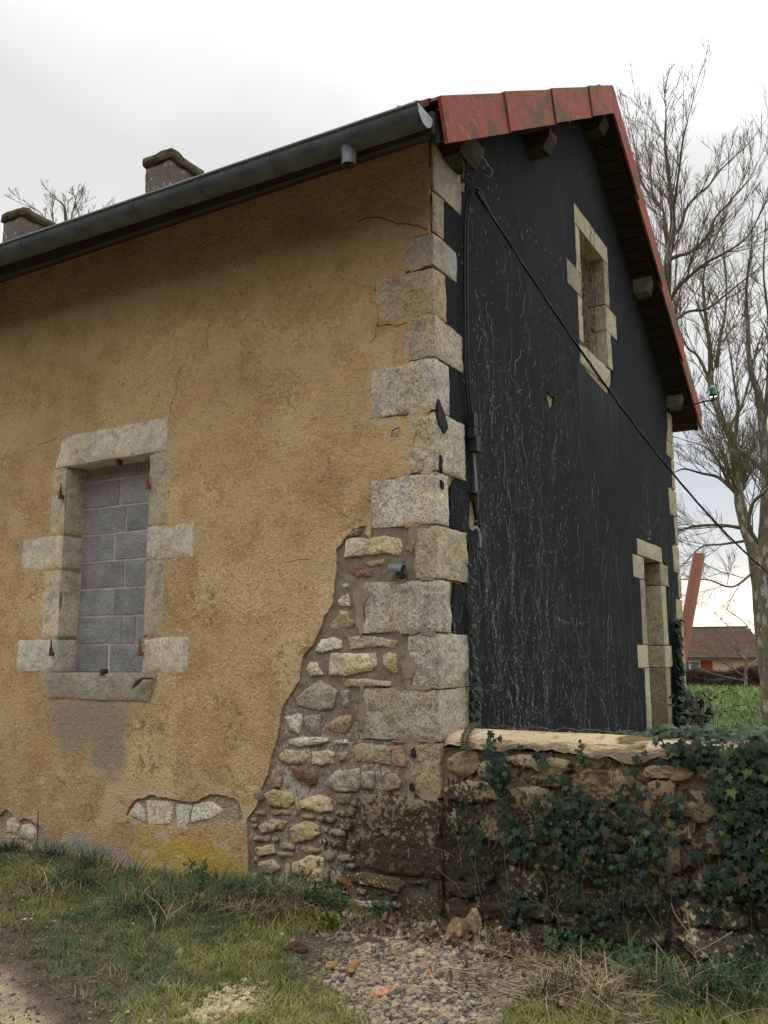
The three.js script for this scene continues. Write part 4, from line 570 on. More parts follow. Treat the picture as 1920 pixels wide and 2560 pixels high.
// the barn across the road, behind the viewer: it hides the low sky from the front wall
{
  const b = thing('barn', 'long stone barn with a tiled roof across the road behind the viewer', 'barn', [-4, 0, 13]); const w = std({ color: rgb(0.075, 0.06, 0.045), map: stoneMap });
  part(b, 'wall', boxUV(new THREE.BoxGeometry(54, 6.4, 0.5, 1, 1, 1).translate(0, 3.0, 0.3), S), w); part(b, 'wall', boxUV(new THREE.BoxGeometry(54, 6.4, 0.5).translate(0, 3.0, 8.2), S), w); for (const x of [-26.7, 26.7]) part(b, 'end_wall', boxUV(sidePlate([[0.1, 0], [8.4, 0], [8.4, 6.2], [4.2, 8.8], [0.1, 6.2]], x - 0.25, x + 0.25), S), w);
  for (const k of [1, -1]) { const g = new THREE.BoxGeometry(55, 0.15, 5.4); g.rotateX(k * -0.56); g.translate(0, 7.45, 4.2 - k * 2.15); part(b, 'roof', boxUV(g, 1.5), M.tileDark); }
  for (const x of [-12, 6]) part(b, 'door', boxUV(new THREE.BoxGeometry(3.2, 3.4, 0.1).translate(x, 1.8, 0.02), 1), M.board);
}
// chimneys
[[-5.67, -5.16], [-8.47, -8.0]].forEach(([x0, x1], i) => {
  const c = groupPart(house, 'chimney'); part(c, 'stack', block(x0 + 0.03, x1 - 0.03, 6.3, 7.69, -3.61, -3.02, { rough: 0.012, edge: 0.015, seg: 0.06, seed: 150 + i, uv: 1 }), M.chimney);
  part(c, 'cap', block(x0 - 0.005, x1 + 0.005, 7.68, 7.84, -3.645, -2.985, { rough: 0.014, edge: 0.025, seg: 0.05, seed: 160 + i, uv: 1 }), M.moss);
});

// ------------------------------------------------------------------ garden wall
{
  const wall = thing('garden_wall', 'low rubble garden wall with rounded pale coping running right from the house corner, overgrown with ivy', 'garden wall'); const R = rngOf(203), L = 2.66;
  const core = new THREE.BoxGeometry(L, 1.15, 0.33, 90, 40, 1); core.translate(L / 2 + 0.005, 0.53, -0.19); { const p = core.attributes.position; for (let i = 0; i < p.count; i++) if (p.getZ(i) > -0.1) p.setZ(i, -0.032 + n3(p.getX(i) * 12, p.getY(i) * 12, 0, 5) * 0.02); core.computeVertexNormals(); crustUV(core); }
  part(wall, 'mortar_core', core, crustMat(0.3, 0.25, 0.18));
  const mats = [[0.46, 0.4, 0.29], [0.34, 0.3, 0.23], [0.46, 0.38, 0.26], [0.33, 0.28, 0.21], [0.5, 0.44, 0.33], [0.4, 0.32, 0.22]].map((c) => crustMat(...c)), orange = crustMat(0.9, 0.48, 0.17), red = crustMat(0.5, 0.24, 0.15), pale = crustMat(1, 0.95, 0.72);
  let s = 0, tries = 0; const boxes = [];
  while (s < 285 && tries++ < 40000) {
    const f = Math.min(1, s / 200), w = mix(0.3, 0.06, f) * (0.55 + R() * 0.6), h = mix(0.15, 0.035, f) * (0.55 + R() * 0.6), cx = 0.01 + w / 2 + R() * (L - 0.03 - w), cy = 0.09 + h / 2 + R() * (1.01 - h) + (s < 30 ? 0 : 0), g = 0.004, t = [cx - w / 2, cx + w / 2, cy - h / 2, cy + h / 2];
    if (t[3] > 1.115 || boxes.some((q) => t[0] < q[1] + g && t[1] > q[0] - g && t[2] < q[3] + g && t[3] > q[2] - g)) continue;
    boxes.push(t); const poly = []; for (let k = 0; k < 10; k++) { const a = (k + R() * 0.6) / 10 * 6.283, c = Math.cos(a), d = Math.sin(a), e = 0.86 + R() * 0.3, q = 1 / Math.max(Math.abs(c), Math.abs(d)) ** 0.75; poly.push([clamp(cx + c * q * w / 2 * e, 0.008, L), cy + d * q * h / 2 * e]); } s++;
    let m = mats[Math.floor(R() * 6)]; if (Math.hypot(cx - 0.47, (cy - 0.94) * 1.5) < 0.08) m = orange; if (Math.hypot(cx - 0.94, (cy - 0.52)) < 0.1) m = red; if (Math.hypot(cx - 1.42, cy - 0.36) < 0.12) m = pale;
    part(wall, 'rubble_stone', crustUV(stone(poly, -0.07, -0.012 + R() * 0.022, { rough: 0.02, dome: 0.006, step: 0.02, jit: 0.007, seed: 300 + s })), m);
  }
  const A = 130, B = 22, pos = [], uv = [], idx = []; for (let i = 0; i <= A; i++) { const x = -0.03 + i / A * (L + 0.06), end = sm(-0.035, 0.07, x); for (let j = 0; j <= B; j++) { const t = j / B * Math.PI, c = Math.cos(t), d = Math.sin(t), brk = (fbm(x * 14, 3, 4, 231) - 0.5) * 0.07 + (x > 1.15 ? (fbm(x * 9, 5, 3, 233) - 0.3) * 0.05 : 0), yb = j === 0 ? brk : 0; const q = 0.72 + 0.28 * end; pos.push(x, 1.105 + yb + 0.086 * Math.sign(d) * Math.abs(d) ** 0.8 * (0.45 + 0.55 * end) + n3(x * 5, t * 2, 0, 7) * 0.01 + n3(x * 40, t * 14, 0, 8) * 0.003, -0.19 + 0.184 * q * Math.sign(c) * Math.abs(c) ** 0.55 + n3(x * 6, t * 2, 4, 9) * 0.01); uv.push(x / 2.7, j / B); } }
  for (let i = 0; i < A; i++) for (let j = 0; j < B; j++) { const a = i * (B + 1) + j, b = a + B + 1; idx.push(a, b, a + 1, a + 1, b, b + 1); }
  const g = new THREE.BufferGeometry(); g.setAttribute('position', new THREE.Float32BufferAttribute(pos, 3)); g.setAttribute('uv', new THREE.Float32BufferAttribute(uv, 2)); g.setIndex(idx); g.computeVertexNormals(); part(wall, 'coping', g, M.coping);
}

// ------------------------------------------------------------------ ivy
const ivyGeo = (() => {
  const half = [[0.0, 0.0], [0.2, 0.13], [0.5, 0.12], [0.36, -0.13], [0.56, -0.42], [0.24, -0.46], [0.0, -1.0]], out = [...half, ...half.slice(1, 6).reverse().map(([x, y]) => [-x, y])], pos = [0, -0.3, 0.05], idx = [];
  out.forEach(([x, y]) => pos.push(x, y, -0.09 * Math.abs(x) - 0.06 * y * y)); for (let i = 0; i < out.length; i++) idx.push(0, 1 + i, 1 + (i + 1) % out.length);
  const g = new THREE.BufferGeometry(); g.setAttribute('position', new THREE.Float32BufferAttribute(pos, 3)); g.setIndex(idx); g.computeVertexNormals(); return g;
})();
const fanLeaf = (pts, fold = 0.05) => { const pos = [0, 0.5, fold], idx = []; pts.forEach(([x, y]) => pos.push(x, y, -fold * Math.abs(x))); for (let i = 0; i < pts.length; i++) idx.push(0, 1 + i, 1 + (i + 1) % pts.length); const g = new THREE.BufferGeometry(); g.setAttribute('position', new THREE.Float32BufferAttribute(pos, 3)); g.setIndex(idx); g.computeVertexNormals(); return g; };
const ovalGeo = fanLeaf([[0, 0], [0.22, 0.2], [0.3, 0.5], [0.18, 0.85], [0, 1.05], [-0.18, 0.85], [-0.3, 0.5], [-0.22, 0.2]]);
const tmpM = new THREE.Matrix4(), tmpQ = new THREE.Quaternion(), tmpE = new THREE.Euler();
// leaves = [{p, r: [x, y, z], s, m}]: the first `most` as leaves of their own, the rest joined as foliage
function leavesOf(plant, geo, leaves, mats, most) {
  leaves.slice(0, most).forEach((l) => { const m = part(plant, 'leaf', geo, mats[l.m % mats.length]); m.position.set(...l.p); m.rotation.set(...l.r, 'YXZ'); m.scale.setScalar(l.s); });
  const rest = leaves.slice(most); if (!rest.length) return;
  const mat = mats[0].clone(); mat.color.setRGB(1, 1, 1); const im = shade(new THREE.InstancedMesh(geo, mat, rest.length)); im.name = 'foliage'; im.userData.kind = 'stuff';
  rest.forEach((l, i) => { tmpM.compose(V(...l.p), tmpQ.setFromEuler(tmpE.set(...l.r, 'YXZ')), V(l.s, l.s, l.s)); im.setMatrixAt(i, tmpM); im.setColorAt(i, mats[l.m % mats.length].color); }); plant.add(im);
}
const ivyPick = (R) => { const q = R(); return q < 0.3 ? 0 : q < 0.54 ? 1 : q < 0.72 ? 2 : q < 0.84 ? 3 : q < 0.9 ? 4 : q < 0.95 ? 5 : 6; };
function wallIvy(label, x0, x1, count, most, stems, seed, dens, size) {
  const t = thing('ivy', label, 'ivy', [(x0 + x1) / 2, 0.2, 0.02]); const R = rngOf(seed), l = [], bx = (x0 + x1) / 2, by = 0.2, bz = 0.02; let tries = 0;
  while (l.length < count && tries++ < 60000) { const x = mix(x0, x1, R()), y = 0.24 + R() * 0.97; if (R() > dens(x, y)) continue; const s = size * (0.4 + Math.pow(R(), 1.6) * 0.9) * (y < 0.6 ? 0.62 : 1); l.push({ p: [x - bx, y - by, 0.008 + R() * 0.075 - bz + (y > 1.1 ? -0.02 : 0)], r: [-0.05 - R() * 0.55, (R() - 0.5) * 1.0, (R() - 0.5) * 1.5], s, m: ivyPick(R) }); }
  l.sort((a, b) => b.s * (1 + b.p[2]) - a.s * (1 + a.p[2])); leavesOf(t, ivyGeo, l, M.ivy, most);
  for (let k = 0; k < stems; k++) { let x = mix(x0, x1, R()), y = 0.25 + R() * 0.6, a = -0.3 + (R() - 0.5) * 0.9; const pts = [], n = 5 + Math.floor(R() * 6); for (let i = 0; i < n; i++) { pts.push([x - bx, y - by, 0.008 + R() * 0.008 - bz]); a += (R() - 0.5) * 0.7; x += Math.sin(a) * 0.035; y += Math.cos(a) * 0.035; if (y > 1.1) break; } if (pts.length > 3) part(t, 'stem', tube(spline(pts, pts.length * 3), 0.0007 + R() * 0.0011, 4), k % 3 ? M.stem : M.stemBrown); }
}
const bl = (x, y, L) => Math.min(1, L.reduce((s, [cx, cy, rx, ry, w]) => s + w * Math.exp(-(((x - cx) / rx) ** 2) - ((y - cy) / ry) ** 2), 0));
const patchy = (x, y, k) => sm(0.38, 0.6, fbm(x * 6, y * 6, 3, 241) + k);
wallIvy('dense dark green ivy draped over the right end of the garden wall', 1.16, 2.5, 4200, 290, 60, 251, (x, y) => (0.12 + 0.88 * sm(1.18, 1.36, x + (y - 0.7) * 0.12)) * patchy(x, y, -0.02 + 0.08 * sm(1.3, 1.6, x)) * (0.3 + 0.7 * sm(0.4, 0.7, y)) * (y > 1.02 ? 0.65 : 1), 0.045);
wallIvy('straggling ivy with star shaped leaves on the middle of the garden wall', 0.55, 1.18, 1000, 290, 50, 253, (x, y) => bl(x, y, [[0.74, 0.82, 0.15, 0.09, 1], [0.8, 0.6, 0.1, 0.15, 0.9], [1.02, 1.02, 0.055, 0.12, 1], [1.08, 0.82, 0.09, 0.14, 0.8], [0.88, 0.42, 0.22, 0.14, 0.5], [1.05, 0.5, 0.12, 0.18, 0.45], [0.6, 1.1, 0.02, 0.05, 0.7], [0.85, 0.6, 0.5, 0.4, 0.22]]) * patchy(x, y, 0.04), 0.037);
wallIvy('sparse wiry ivy hanging on the left part of the garden wall by the house corner', 0.1, 0.56, 430, 240, 30, 255, (x, y) => bl(x, y, [[0.36, 0.97, 0.04, 0.14, 0.9], [0.4, 0.78, 0.09, 0.09, 1], [0.42, 0.58, 0.12, 0.1, 0.5], [0.4, 0.38, 0.12, 0.12, 0.45], [0.3, 1.12, 0.015, 0.05, 0.9], [0.35, 0.6, 0.25, 0.35, 0.16]]) * patchy(x, y, 0.07), 0.036);
{ // creeping along the back edge of the coping
  const t = thing('ivy', 'pale green ivy creeping along the back edge of the coping below the black gable', 'ivy', [1, 1.19, -0.3]); const R = rngOf(257), l = [];
  for (let k = 0; k < 1150; k++) { const x = 0.12 + Math.pow(R(), 0.6) * 2.2, thick = 0.35 + 0.65 * sm(0.7, 1.3, x) + 0.25 * Math.sin(x * 9) * sm(0.9, 0.3, x); if (R() > thick) continue; const spread = 0.03 + 0.26 * sm(0.85, 1.35, x); const z = -0.36 + R() * R() * spread * 1.4, y = 1.172 + R() * 0.055 * (0.6 + sm(0.8, 1.3, x)) - (z < -0.34 ? 0.02 : 0); l.push({ p: [x - 1, y - 1.19, z + 0.3], r: [-0.5 - R() * 1.0, (R() - 0.5) * 2.4, (R() - 0.5) * 2], s: 0.026 + R() * 0.026, m: Math.floor(R() * 5) }); }
  leavesOf(t, ivyGeo, l, [...M.ivyPale, M.ivy[1], M.ivy[3]], 240);
  for (let k = 0; k < 9; k++) { const x = 0.15 + k * 0.24, pts = []; for (let i = 0; i < 8; i++) pts.push([x + i * 0.05 - 1, 0.0 + R() * 0.02, -0.34 + 0.3 + R() * 0.04 + (k > 4 ? i * 0.006 : 0)]); part(t, 'stem', tube(spline(pts, 20), 0.0022, 4), M.stemBrown); }
}
{ // a single runner over the front of the coping
  const t = thing('ivy_runner', 'thin trailing shoot with paired leaves hanging over the pale coping near the corner', 'ivy', [0.13, 1.2, 0.0]); const pts = [[-0.02, 0.02, -0.28], [0.01, 0.02, -0.16], [0.035, 0.0, -0.04], [0.045, -0.04, 0.03], [0.05, -0.13, 0.035]], s = spline(pts, 26); part(t, 'stem', tube(s, 0.0024, 5), M.stemBrown); const l = []; s.forEach((p, i) => { if (i > 3) for (const e of [-1, 1]) l.push({ p: [p.x, p.y + 0.004, p.z + 0.006], r: [-0.7, 0, e * 1.4 + 3.14], s: 0.022 + 0.008 * hash(i, 2, 2), m: i }); }); leavesOf(t, ovalGeo, l, [M.ivy[1], M.ivy[3], M.dryLeaf[1]], 60);
  const u = thing('ivy_shoot', 'small upright ivy shoot with reddish tip on the front of the pale coping', 'ivy', [0.8, 1.06, 0.03]); const R = rngOf(263), q = []; for (let k = 0; k < 26; k++) q.push({ p: [(R() - 0.5) * 0.05, R() * 0.13, 0.01 + R() * 0.03], r: [-0.4 - R() * 0.5, (R() - 0.5) * 1.4, (R() - 0.5) * 1.8], s: 0.02 + R() * 0.012, m: k > 20 ? 2 : k % 2 }); leavesOf(u, ivyGeo, q, [M.ivy[1], M.ivy[3], M.dryLeaf[0]], 40); part(u, 'stem', tube([[0, -0.04, 0], [0.005, 0.06, 0.006], [-0.004, 0.13, 0.006]], 0.002, 5), M.stemBrown);
}
{ // up the edge of the corner stones
  const t = thing('ivy', 'thin line of ivy climbing the black gable beside the corner stones', 'ivy', [0.01, 1.19, -0.42]); const R = rngOf(265), pts = [], l = []; for (let i = 0; i <= 20; i++) { const k = i / 20; pts.push([0.008, k * 0.95, 0.01 + 0.04 * k + Math.sin(i * 1.3) * 0.012]); } const s = spline(pts, 60); part(t, 'stem', tube(s, 0.003, 5), M.stemBrown);
  s.forEach((p, i) => { const n = i < 22 ? 3 : i < 48 ? 2 : 1; for (let k = 0; k < n; k++) l.push({ p: [0.012 + R() * 0.03, p.y + (R() - 0.5) * 0.03, p.z + (R() - 0.5) * (i < 22 ? 0.11 : 0.05)], r: [-0.35 - R() * 0.4, Math.PI / 2 + (R() - 0.5), (R() - 0.5) * 1.6], s: (0.03 + R() * 0.018) * (1 - i / 130), m: i + k }); }); leavesOf(t, ivyGeo, l, [M.ivy[0], M.ivy[1], M.ivyPale[2]], 200);
}
{ // beside the doorway
  const t = thing('ivy', 'ivy column climbing between the stone doorway and the far corner of the gable', 'ivy', [0.02, 0.2, -5.7]); const R = rngOf(267), l = [];
  for (let k = 0; k < 900; k++) { const h = Math.pow(R(), 0.8) * 1.75, w = 0.08 + 0.24 * sm(1.4, 0.3, h); l.push({ p: [0.01 + R() * (0.05 + 0.2 * sm(0.9, 0.2, h)), h, (R() - 0.5) * 2 * w - 0.02], r: [-0.3 - R() * 0.6, Math.PI / 2 + (R() - 0.5) * 1.3, (R() - 0.5) * 1.6], s: 0.04 + R() * 0.035, m: Math.floor(R() * 6) }); }
  leavesOf(t, ivyGeo, l, [...M.ivy.slice(0, 4), M.ivyPale[2], M.ivy[1]], 150); for (let k = 0; k < 4; k++) part(t, 'stem', tube(spline([[0.01, 0, (k - 1.5) * 0.1], [0.02, 0.6, (k - 1.5) * 0.05], [0.015, 1.2 + 0.1 * k, (k - 1.5) * 0.02]], 14), 0.006, 5), M.stemBrown);
}
{ // bush in the doorway, bramble arch
  const t = thing('leafy_shrub', 'dark leafy shrub growing at the foot of the stone doorway', 'shrub', [0.3, 0.2, -5.1]); const R = rngOf(269), l = []; for (let k = 0; k < 300; k++) { const a = R() * 6.28, r = Math.sqrt(R()) * 0.3, y = R() * 0.95; l.push({ p: [Math.cos(a) * r * 0.7, y, Math.sin(a) * r * 1.5], r: [-0.5 - R(), R() * 6.28, R() * 6.28], s: 0.06 + R() * 0.05, m: Math.floor(R() * 4) }); } leavesOf(t, ovalGeo, l, [M.ivy[0], M.ivy[1], M.ivy[2], M.ivyPale[2]], 200); for (let k = 0; k < 6; k++) part(t, 'stem', tube(spline([[0, 0, (k - 2.5) * 0.15], [0.1, 0.5, (k - 2.5) * 0.2], [0.05, 1, (k - 2.5) * 0.22]], 10), 0.005, 5), M.stemBrown);
  const b = thing('bramble', 'reddish bramble shoots arching out past the far corner of the black gable', 'bramble', [0.1, 0.2, -6.4]); const q = [];
  for (const [ex, ey, ez, pk] of [[0.85, 0.55, -0.35, 1.08], [0.62, 0.42, -0.1, 0.95], [0.95, 0.3, 0.2, 0.8], [0.3, 0.9, -0.3, 0.7]]) { const s = spline([[-0.05, 0.1, 0.1], [0.08, pk * 0.75, 0.05], [ex * 0.5, pk, ez * 0.5], [ex * 0.85, (pk + ey) / 2 + 0.1, ez * 0.8], [ex, ey, ez]], 24); part(b, 'stem', tube(s, 0.004, 5), M.rust); s.forEach((p, i) => { if (i > 8 && i % 2) for (let k = 0; k < 1; k++) q.push({ p: [p.x + (R() - 0.5) * 0.05, p.y + (R() - 0.5) * 0.05, p.z + (R() - 0.5) * 0.05], r: [R() * 6, R() * 6, R() * 6], s: 0.022 + R() * 0.03, m: k + i }); }); } leavesOf(b, ovalGeo, q, [M.ivy[0], M.ivy[1], M.ivy[5]], 80);
}
{ // withered creeper in the attic window and torn tendrils on the black paint
  const t = thing('dry_creeper', 'withered creeper with brown leaves hanging in the attic window of the black gable', 'creeper', [-0.02, 4.3, -3.25]); const R = rngOf(271), l = [];
  for (let k = 0; k < 26; k++) { let y = k % 3 ? 0 : 0.2, z = (R() - 0.5) * 0.62, x = -0.14 + R() * 0.1; const pts = [], n = 5 + Math.floor(R() * 9); for (let i = 0; i < n; i++) { pts.push([x, y, z]); y += 0.05 + R() * 0.06; z += (R() - 0.5) * 0.11; x = clamp(x + (R() - 0.5) * 0.03, -0.15, 0.03); if (y > 1.05) break; } if (pts.length > 2) part(t, 'stem', tube(spline(pts, pts.length * 3), 0.0025 + R() * 0.002, 4), k % 2 ? M.stemBrown : M.twigGrey); }
  for (let k = 0; k < 90; k++) l.push({ p: [-0.13 + R() * 0.1, k < 60 ? 0.55 + R() * 0.38 : R() * 0.9, k < 60 ? 0.34 - R() * 0.16 : (R() - 0.5) * 0.6], r: [R() * 6, R() * 6, R() * 6], s: 0.03 + R() * 0.035, m: Math.floor(R() * 3) }); leavesOf(t, ovalGeo, l, M.dryLeaf, 100);
  for (const pts of [[[0.03, 1.0, 0.06], [0.035, 1.25, 0.05], [0.03, 1.45, 0.1]], [[0.03, 0.9, 0.0], [0.035, 1.2, -0.06], [0.03, 1.4, -0.02]], [[0.02, 0.62, -0.4], [0.03, 0.6, -0.55], [0.03, 0.5, -0.72], [0.03, 0.3, -0.85]], [[0.01, 0.9, 0.1], [0.05, 0.5, 0.3], [0.03, 0.2, 0.42]]]) part(t, 'stem', tube(spline(pts, 14), 0.0022, 4), M.stemBrown);
  const d = thing('dead_tendrils', 'bleached dead ivy tendrils clinging to the black painted gable', 'dead ivy', [0.004, 1, -1.6]); const pale = std({ color: rgb(0.36, 0.34, 0.32) });
  for (let k = 0; k < 46; k++) { let z = k < 18 ? -0.5 - R() * 1.2 : -0.5 - R() * 3.2, y = k < 20 ? 3 + R() * 1.4 : 1.1 + R() * 1.9, a = (R() - 0.5) * 1.6; const pts = [], n = 3 + Math.floor(R() * 6); for (let i = 0; i < n; i++) { pts.push([0.002 + R() * 0.004, y - 1, z + 1.6]); a += (R() - 0.5) * 1.6 - a * 0.2; z += Math.sin(a) * 0.035; y += Math.cos(a) * 0.045; } part(d, 'stem', tube(spline(pts, n * 3), 0.0008 + R() * 0.0009, 4), pale); }
  const e = thing('dead_tendrils', 'curled dry shoots on the ragged purlin end under the near verge', 'dead ivy', [0.2, 4.62, -0.25]); for (const pts of [[[0, 0, -0.1], [0.03, -0.03, -0.14], [0.02, -0.08, -0.12], [-0.01, -0.07, -0.09]], [[-0.1, 0.0, 0.06], [-0.06, -0.08, 0.09], [-0.07, -0.16, 0.08]], [[-0.02, 0.02, 0.02], [0.03, -0.02, 0.0], [0.05, -0.06, -0.04]]]) part(e, 'stem', tube(spline(pts, 12), 0.002, 4), M.stem);
}

// ------------------------------------------------------------------ service cable
{
  const t = thing('power_cable', 'black twisted service cable hooked to the gable and running off right', 'cable', [0.06, 4.52, -0.43]); const o = V(0.06, 4.52, -0.43), h = V(0.09, 4.515, -0.455), e = V(2.019, 2.091, -9.484), sag = 0.886;
  const at = (k) => V(mix(h.x, e.x, k), mix(h.y, e.y, k) - 4 * sag * k * (1 - k), mix(h.z, e.z, k)).sub(o);
  for (let s = 0; s < 3; s++) { const pts = []; for (let i = 0; i <= 260; i++) { const k = i / 260 * 1.45, p = at(k), a = k * 60 + s * 2.094, r = 0.0055; p.x += Math.cos(a) * r; p.y += Math.sin(a) * r * 0.9; p.z += Math.cos(a) * r * 0.4; pts.push(p); } part(t, 'cable_strand', tube(pts, 0.0048, 7), M.cable); }
  const drop = [[0.1, 4.47, -0.52], [0.09, 4.53, -0.47], [0.06, 4.53, -0.43], [0.035, 4.45, -0.425], [0.025, 4.3, -0.41], [0.022, 4.05, -0.4], [0.022, 3.6, -0.388], [0.022, 3.2, -0.4], [0.026, 2.96, -0.445]].map((q) => V(...q).sub(o));
  part(t, 'cable_strand', tube(spline(drop, 70), 0.0095, 7), M.cable); part(t, 'cable_strand', tube(spline(drop.map((q, i) => V(q.x + 0.012, q.y, q.z - (i > 2 ? 0.012 : 0.004))), 70), 0.0085, 7), M.cable);
  part(t, 'strapping', tube([at(0.0), at(0.006), at(0.013)], 0.015, 10), M.cable);
  const ring = new THREE.TorusGeometry(0.026, 0.006, 8, 20); ring.rotateY(0.7); ring.translate(0.0, 0.055, 0.03); part(t, 'hook_ring', ring, M.iron);
  part(t, 'clamp', mergeGeometries([boxGeo(-0.045, 0.0, -1.62, -1.46, -0.035, 0.02), boxGeo(-0.05, 0.006, -1.7, -1.6, -0.06, 0.0), boxGeo(-0.042, 0.004, -1.545, -1.53, -0.042, 0.026)]), M.cable);
  const steel = std({ color: rgb(0.28, 0.29, 0.3), metalness: 0.5, roughness: 0.45 });
  for (const z of [-0.045, -0.028]) part(t, 'tension_rod', tube([V(-0.03, -1.69, z), V(-0.032, -1.95, z - 0.035)], 0.0045, 6), steel);
  part(t, 'wall_hook', mergeGeometries([boxGeo(-0.06, -0.028, -1.95, -1.935, -0.1, -0.02), boxGeo(-0.04, -0.028, -2.06, -1.94, -0.085, -0.07)]), M.iron);
  part(t, 'cable_tail', tube(spline([[-0.035, -1.62, -0.05], [-0.035, -1.9, -0.085], [-0.03, -2.15, -0.1], [-0.035, -2.3, -0.105]], 24), 0.008, 6), M.cable);
  part(t, 'conduit', tube(spline([[-0.065, -2.18, -0.04], [-0.045, -2.16, -0.075], [-0.035, -2.2, -0.1], [-0.035, -2.28, -0.105]], 18), 0.012, 8), std({ color: rgb(0.2, 0.21, 0.22), roughness: 0.6 }));
}
// insulator on its bracket at the far eaves
{
  const t = thing('insulator', 'green glass insulator on an iron bracket under the far eaves of the gable', 'insulator', [0.35, 4.52, -6.25]); part(t, 'bracket', mergeGeometries([tube([V(-0.32, -0.06, 0), V(0.05, 0.0, 0), V(0.18, 0.0, 0)], 0.011, 6), tube([V(0.15, 0, 0), V(0.15, 0.07, 0)], 0.01, 6)]), M.iron);
  const prof = [[0.006, 0.0], [0.045, 0.0], [0.05, 0.02], [0.035, 0.05], [0.045, 0.06], [0.036, 0.1], [0.022, 0.125], [0.001, 0.13]].map(([a, b]) => new THREE.Vector2(a, b)); const g = new THREE.LatheGeometry(prof, 18); g.translate(0.15, 0.05, 0); part(t, 'glass_bell', g, new THREE.MeshPhysicalMaterial({ color: rgb(0.02, 0.16, 0.1), roughness: 0.12, clearcoat: 0.6 }));
}
// pink pipe and black drain behind the far corner
{
  const pinkMap = texOf(256, 512, (u, v) => { const m = fbm(u * 4, v * 10, 4, 281), g = fbm(u * 30, v * 60, 3, 283); let c = mix3([0.4, 0.15, 0.11], [0.52, 0.24, 0.185], m * 0.7 + g * 0.4); return mix3(c, [0.26, 0.23, 0.18], sm(0.6, 0.68, fbm(u * 3, v * 7 + 3, 3, 285))); });
  const t = thing('plastic_pipe', 'faded pink plastic pipe leaning up behind the far corner of the house', 'pipe', [-0.6, 0.12, -7.4]); const a = V(0, 0, 0), b = V(0.61, 2.72, -0.05), d = b.clone().sub(a), len = d.length(); const prof = [[0.066, 0], [0.075, 0], [0.075, len], [0.066, len], [0.066, 0]].map(([x, y]) => new THREE.Vector2(x, y)), g = new THREE.LatheGeometry(prof, 26); g.applyQuaternion(new THREE.Quaternion().setFromUnitVectors(V(0, 1, 0), d.clone().normalize())); part(t, 'barrel', g, std({ map: pinkMap, roughness: 0.75, side: THREE.DoubleSide }));
  const u = thing('drain_hose', 'black ribbed drain hose bending down behind the far corner of the house', 'drain hose', [-0.1, 0.15, -7.0]); const pts = spline([[-0.09, 0.93, 0], [0.0, 0.8, -0.01], [0.05, 0.6, -0.02], [0.075, 0.35, -0.02], [0.08, 0.0, -0.02]], 90), r = pts.map((_, i) => i % 3 === 0 ? 0.085 : 0.076); part(u, 'hose', tube(pts, r, 16), std({ color: rgb(0.02, 0.021, 0.024), roughness: 0.5, side: THREE.DoubleSide }));
}

// ------------------------------------------------------------------ ground cover
function clump(n, l0, l1, spread, bend, width, seed) {
  const R = rngOf(seed), pos = [], idx = []; for (let b = 0; b < n; b++) { const a = R() * 6.283, r = Math.sqrt(R()) * spread, x = Math.cos(a) * r, z = Math.sin(a) * r, h = mix(l0, l1, R()), d = R() * 6.283, lean = bend * (0.3 + R()), w = width * (0.7 + 0.6 * R()), base = pos.length / 3, sg = 4, px = Math.cos(d + 1.57) * w / 2, pz = Math.sin(d + 1.57) * w / 2; for (let k = 0; k <= sg; k++) { const t = k / sg, hor = lean * h * t * t, y = h * t * (1 - 0.35 * lean * t), cx = x + Math.cos(d) * hor, cz = z + Math.sin(d) * hor, q = 1 - t * t * 0.95; if (k < sg) { pos.push(cx - px * q, y, cz - pz * q, cx + px * q, y, cz + pz * q); } else pos.push(cx, y, cz); if (k > 0) { const o = base + (k - 1) * 2; if (k < sg) idx.push(o, o + 1, o + 2, o + 1, o + 3, o + 2); else idx.push(o, o + 1, o + 2); } } }
  const g = new THREE.BufferGeometry(); g.setAttribute('position', new THREE.Float32BufferAttribute(pos, 3)); g.setIndex(idx); g.computeVertexNormals(); return g;
}
function scatter(name, label, category, geo, mat, list) { // list of [x, y, z, scale, turn, color]
  const im = shade(new THREE.InstancedMesh(geo, mat, list.length)); im.name = numbered(name); im.userData = { label, category, kind: 'stuff' }; const c = new THREE.Color();
  list.forEach(([x, y, z, s, r, k, tx = 0], i) => { tmpM.compose(V(x, y, z), tmpQ.setFromEuler(tmpE.set(tx, r, tx * 0.7)), Array.isArray(s) ? V(...s) : V(s, s, s)); im.setMatrixAt(i, tmpM); im.setColorAt(i, c.setRGB(...k)); }); scene.add(im); return im;
}
const CHALK = (x, z) => Math.hypot((x + 0.42) / 0.16, (z - 1.22) / 0.22);
